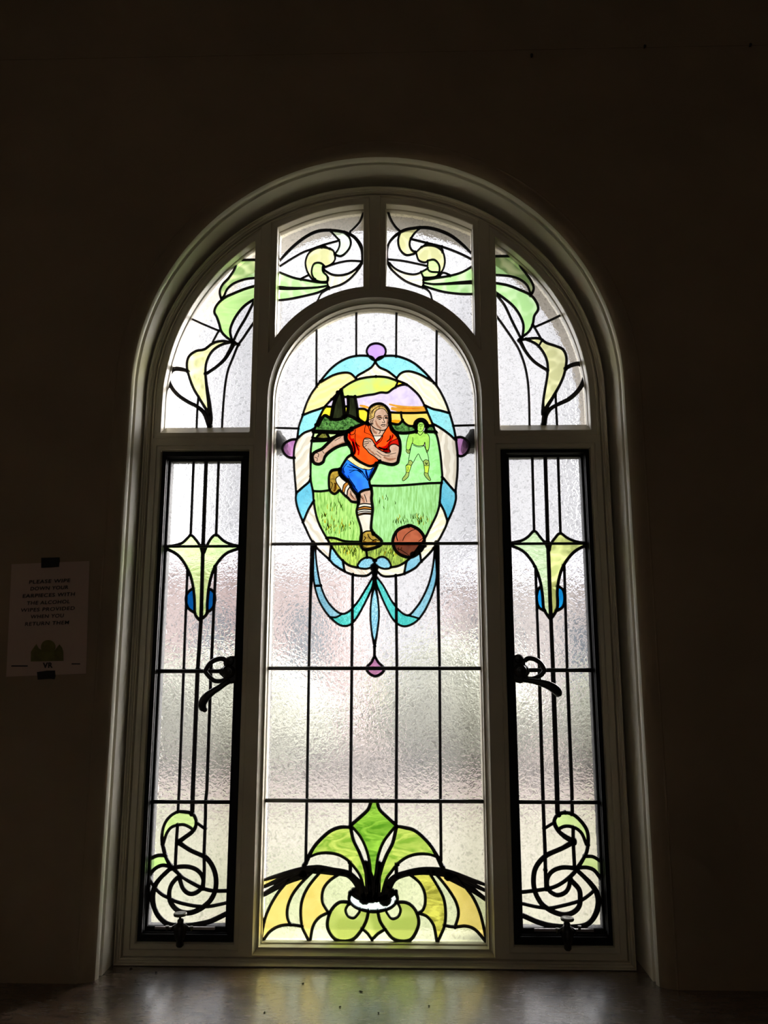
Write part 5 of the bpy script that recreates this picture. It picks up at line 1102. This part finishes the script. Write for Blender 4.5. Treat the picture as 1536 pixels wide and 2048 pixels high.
for i, (x, y) in enumerate([(1063, 112), (1289, 94), (1500, 91)]):
    q = P(x, y, YW-.004); n_ = MB(); n_.lathe([(.0016, .0045), (.0016, -.004), (.0042, -.004), (.0038, -.0058), (.0001, -.0062)], q, axis='y', seg=12)
    tag(n_.build('nail', M['iron'], smooth=True), ['dark nail in the wall high above the arch, nearest the window', 'dark nail high on the wall, middle of the three at top right', 'dark nail high on the wall, at the far right edge of the photo'][i], 'nail', 'old nails in the upper wall')

# ------------------------------------------------------------------ small crumbs of debris on the boards
cr_ = MB()
for x, y, L, a in [(722, 1984, .011, -.5), (529, 2026, .008, 1.2), (757, 2027, .004, 0), (858, 2013, .004, .1), (680, 2015, .005, .3), (606, 1968, .006, .1), (262, 1938, .007, .6), (312, 1946, .006, .1)]:
    lo_y, hi_y = -1.2, .2
    for _ in range(40):
        m_y = (lo_y+hi_y)/2
        if P(x, y, m_y).z < ZF: hi_y = m_y
        else: lo_y = m_y
    p = P(x, y, m_y); dx, dy = math.cos(a)*L/2, math.sin(a)*L/2
    cr_.tube([(p.x-dx, p.y-dy, ZF+.0012), (p.x, p.y, ZF+.0018), (p.x+dx, p.y+dy, ZF+.0012)], [.0008, .0016, .0006], 7)
tag(cr_.build('crumbs', M['iron'], smooth=True), 'dark crumbs and grit scattered on the brown boards below the window', 'debris', kind='stuff')

# ------------------------------------------------------------------ outside, seen only as soft colour through the textured glass
def smat(name, rgb, rgb2, sc):
    m, t, o = mat(name); b = N(t, 'ShaderNodeBsdfDiffuse'); v = texco(t)
    t.links.new(ramp(t, noise(t, v, sc, 4, .6), [(.35, lin(rgb)), (.65, lin(rgb2))]), b.inputs['Color']); t.links.new(b.outputs[0], o.inputs[0]); return m
m_lawn = smat('lawn_grass', (104, 100, 90), (92, 94, 76), .8); m_brick = smat('pale_pink_render', (190, 168, 168), (176, 158, 156), .4); m_hedge = smat('clipped_hedge', (138, 140, 126), (154, 156, 142), 1.5)
m_path = smat('pale_gravel', (104, 94, 90), (92, 85, 79), 3)
ZG = -2.2
struct('ground', [(-60, .4, ZG), (60, .4, ZG), (60, 80, ZG), (-60, 80, ZG)], [(0, 1, 2, 3)], m_lawn)
pth = MB(); pth.box((-40, 7.5, ZG), (40, 14.8, ZG+.02)); tag(pth.build('gravel_path', m_path), kind='structure')
def outhouse(x0, x1, y, h, label, m):
    b = MB(); b.box((x0, y, ZG), (x1, y+8, h)); r = tag(b.build('building', m), kind='structure')
    rf = MB(); rf.add([(x0-.3, y-.3, h), (x1+.3, y-.3, h), (x1+.3, y+8.3, h), (x0-.3, y+8.3, h), (x0+.5, y+4, h+1.6), (x1-.5, y+4, h+1.6)], [(0, 1, 5, 4), (1, 2, 5), (2, 3, 4, 5), (3, 0, 4), (3, 2, 1, 0)])
    rf.build('roof', m_roof, r)
    n = int((x1-x0)/2.2)
    for i in range(n):
        wx = x0+(i+.5)*(x1-x0)/n; w = MB(); w.box((wx-.45, y-.03, h-2.6), (wx+.45, y+.02, h-1.0)); w.build('window', m_win, r)
m_roof = smat('grey_slates', (150, 150, 155), (130, 130, 138), 1); m_win = smat('far_window_panes', (120, 128, 138), (100, 108, 118), 1)
m_grey = smat('pale_grey_render', (188, 178, 178), (172, 166, 164), .4)
outhouse(-9, -1.2, 15, 2.2, 'pale pink building seen blurred through the left of the window', m_brick)
outhouse(1.6, 9.5, 17, 2.0, 'pale building seen blurred through the right of the window', m_grey)
for i, (x, y, sx, sz) in enumerate([(-3.4, 10.6, 2.3, 1.2), (1.2, 10.9, 1.5, 1.35), (4.6, 10.4, 1.6, 1.1)]):
    bm = bmesh.new(); bmesh.ops.create_icosphere(bm, subdivisions=4, radius=1)
    for v in bm.verts:
        n = 1+.10*math.sin(v.co.x*9+i)*math.sin(v.co.z*11)+.06*math.sin(v.co.y*17+v.co.x*13+i*2); v.co = Vector((v.co.x*sx*n, v.co.y*1.0*n, v.co.z*sz*n))
    me = bpy.data.meshes.new('shrub'); bm.to_mesh(me); bm.free(); me.materials.append(m_hedge)
    for p in me.polygons: p.use_smooth = True
    o = bpy.data.objects.new('shrub', me); COL.objects.link(o); o.location = (x, y, ZG+sz*.8)
    tag(o, kind='structure')
for r in REPORT: print('REPORT', r)
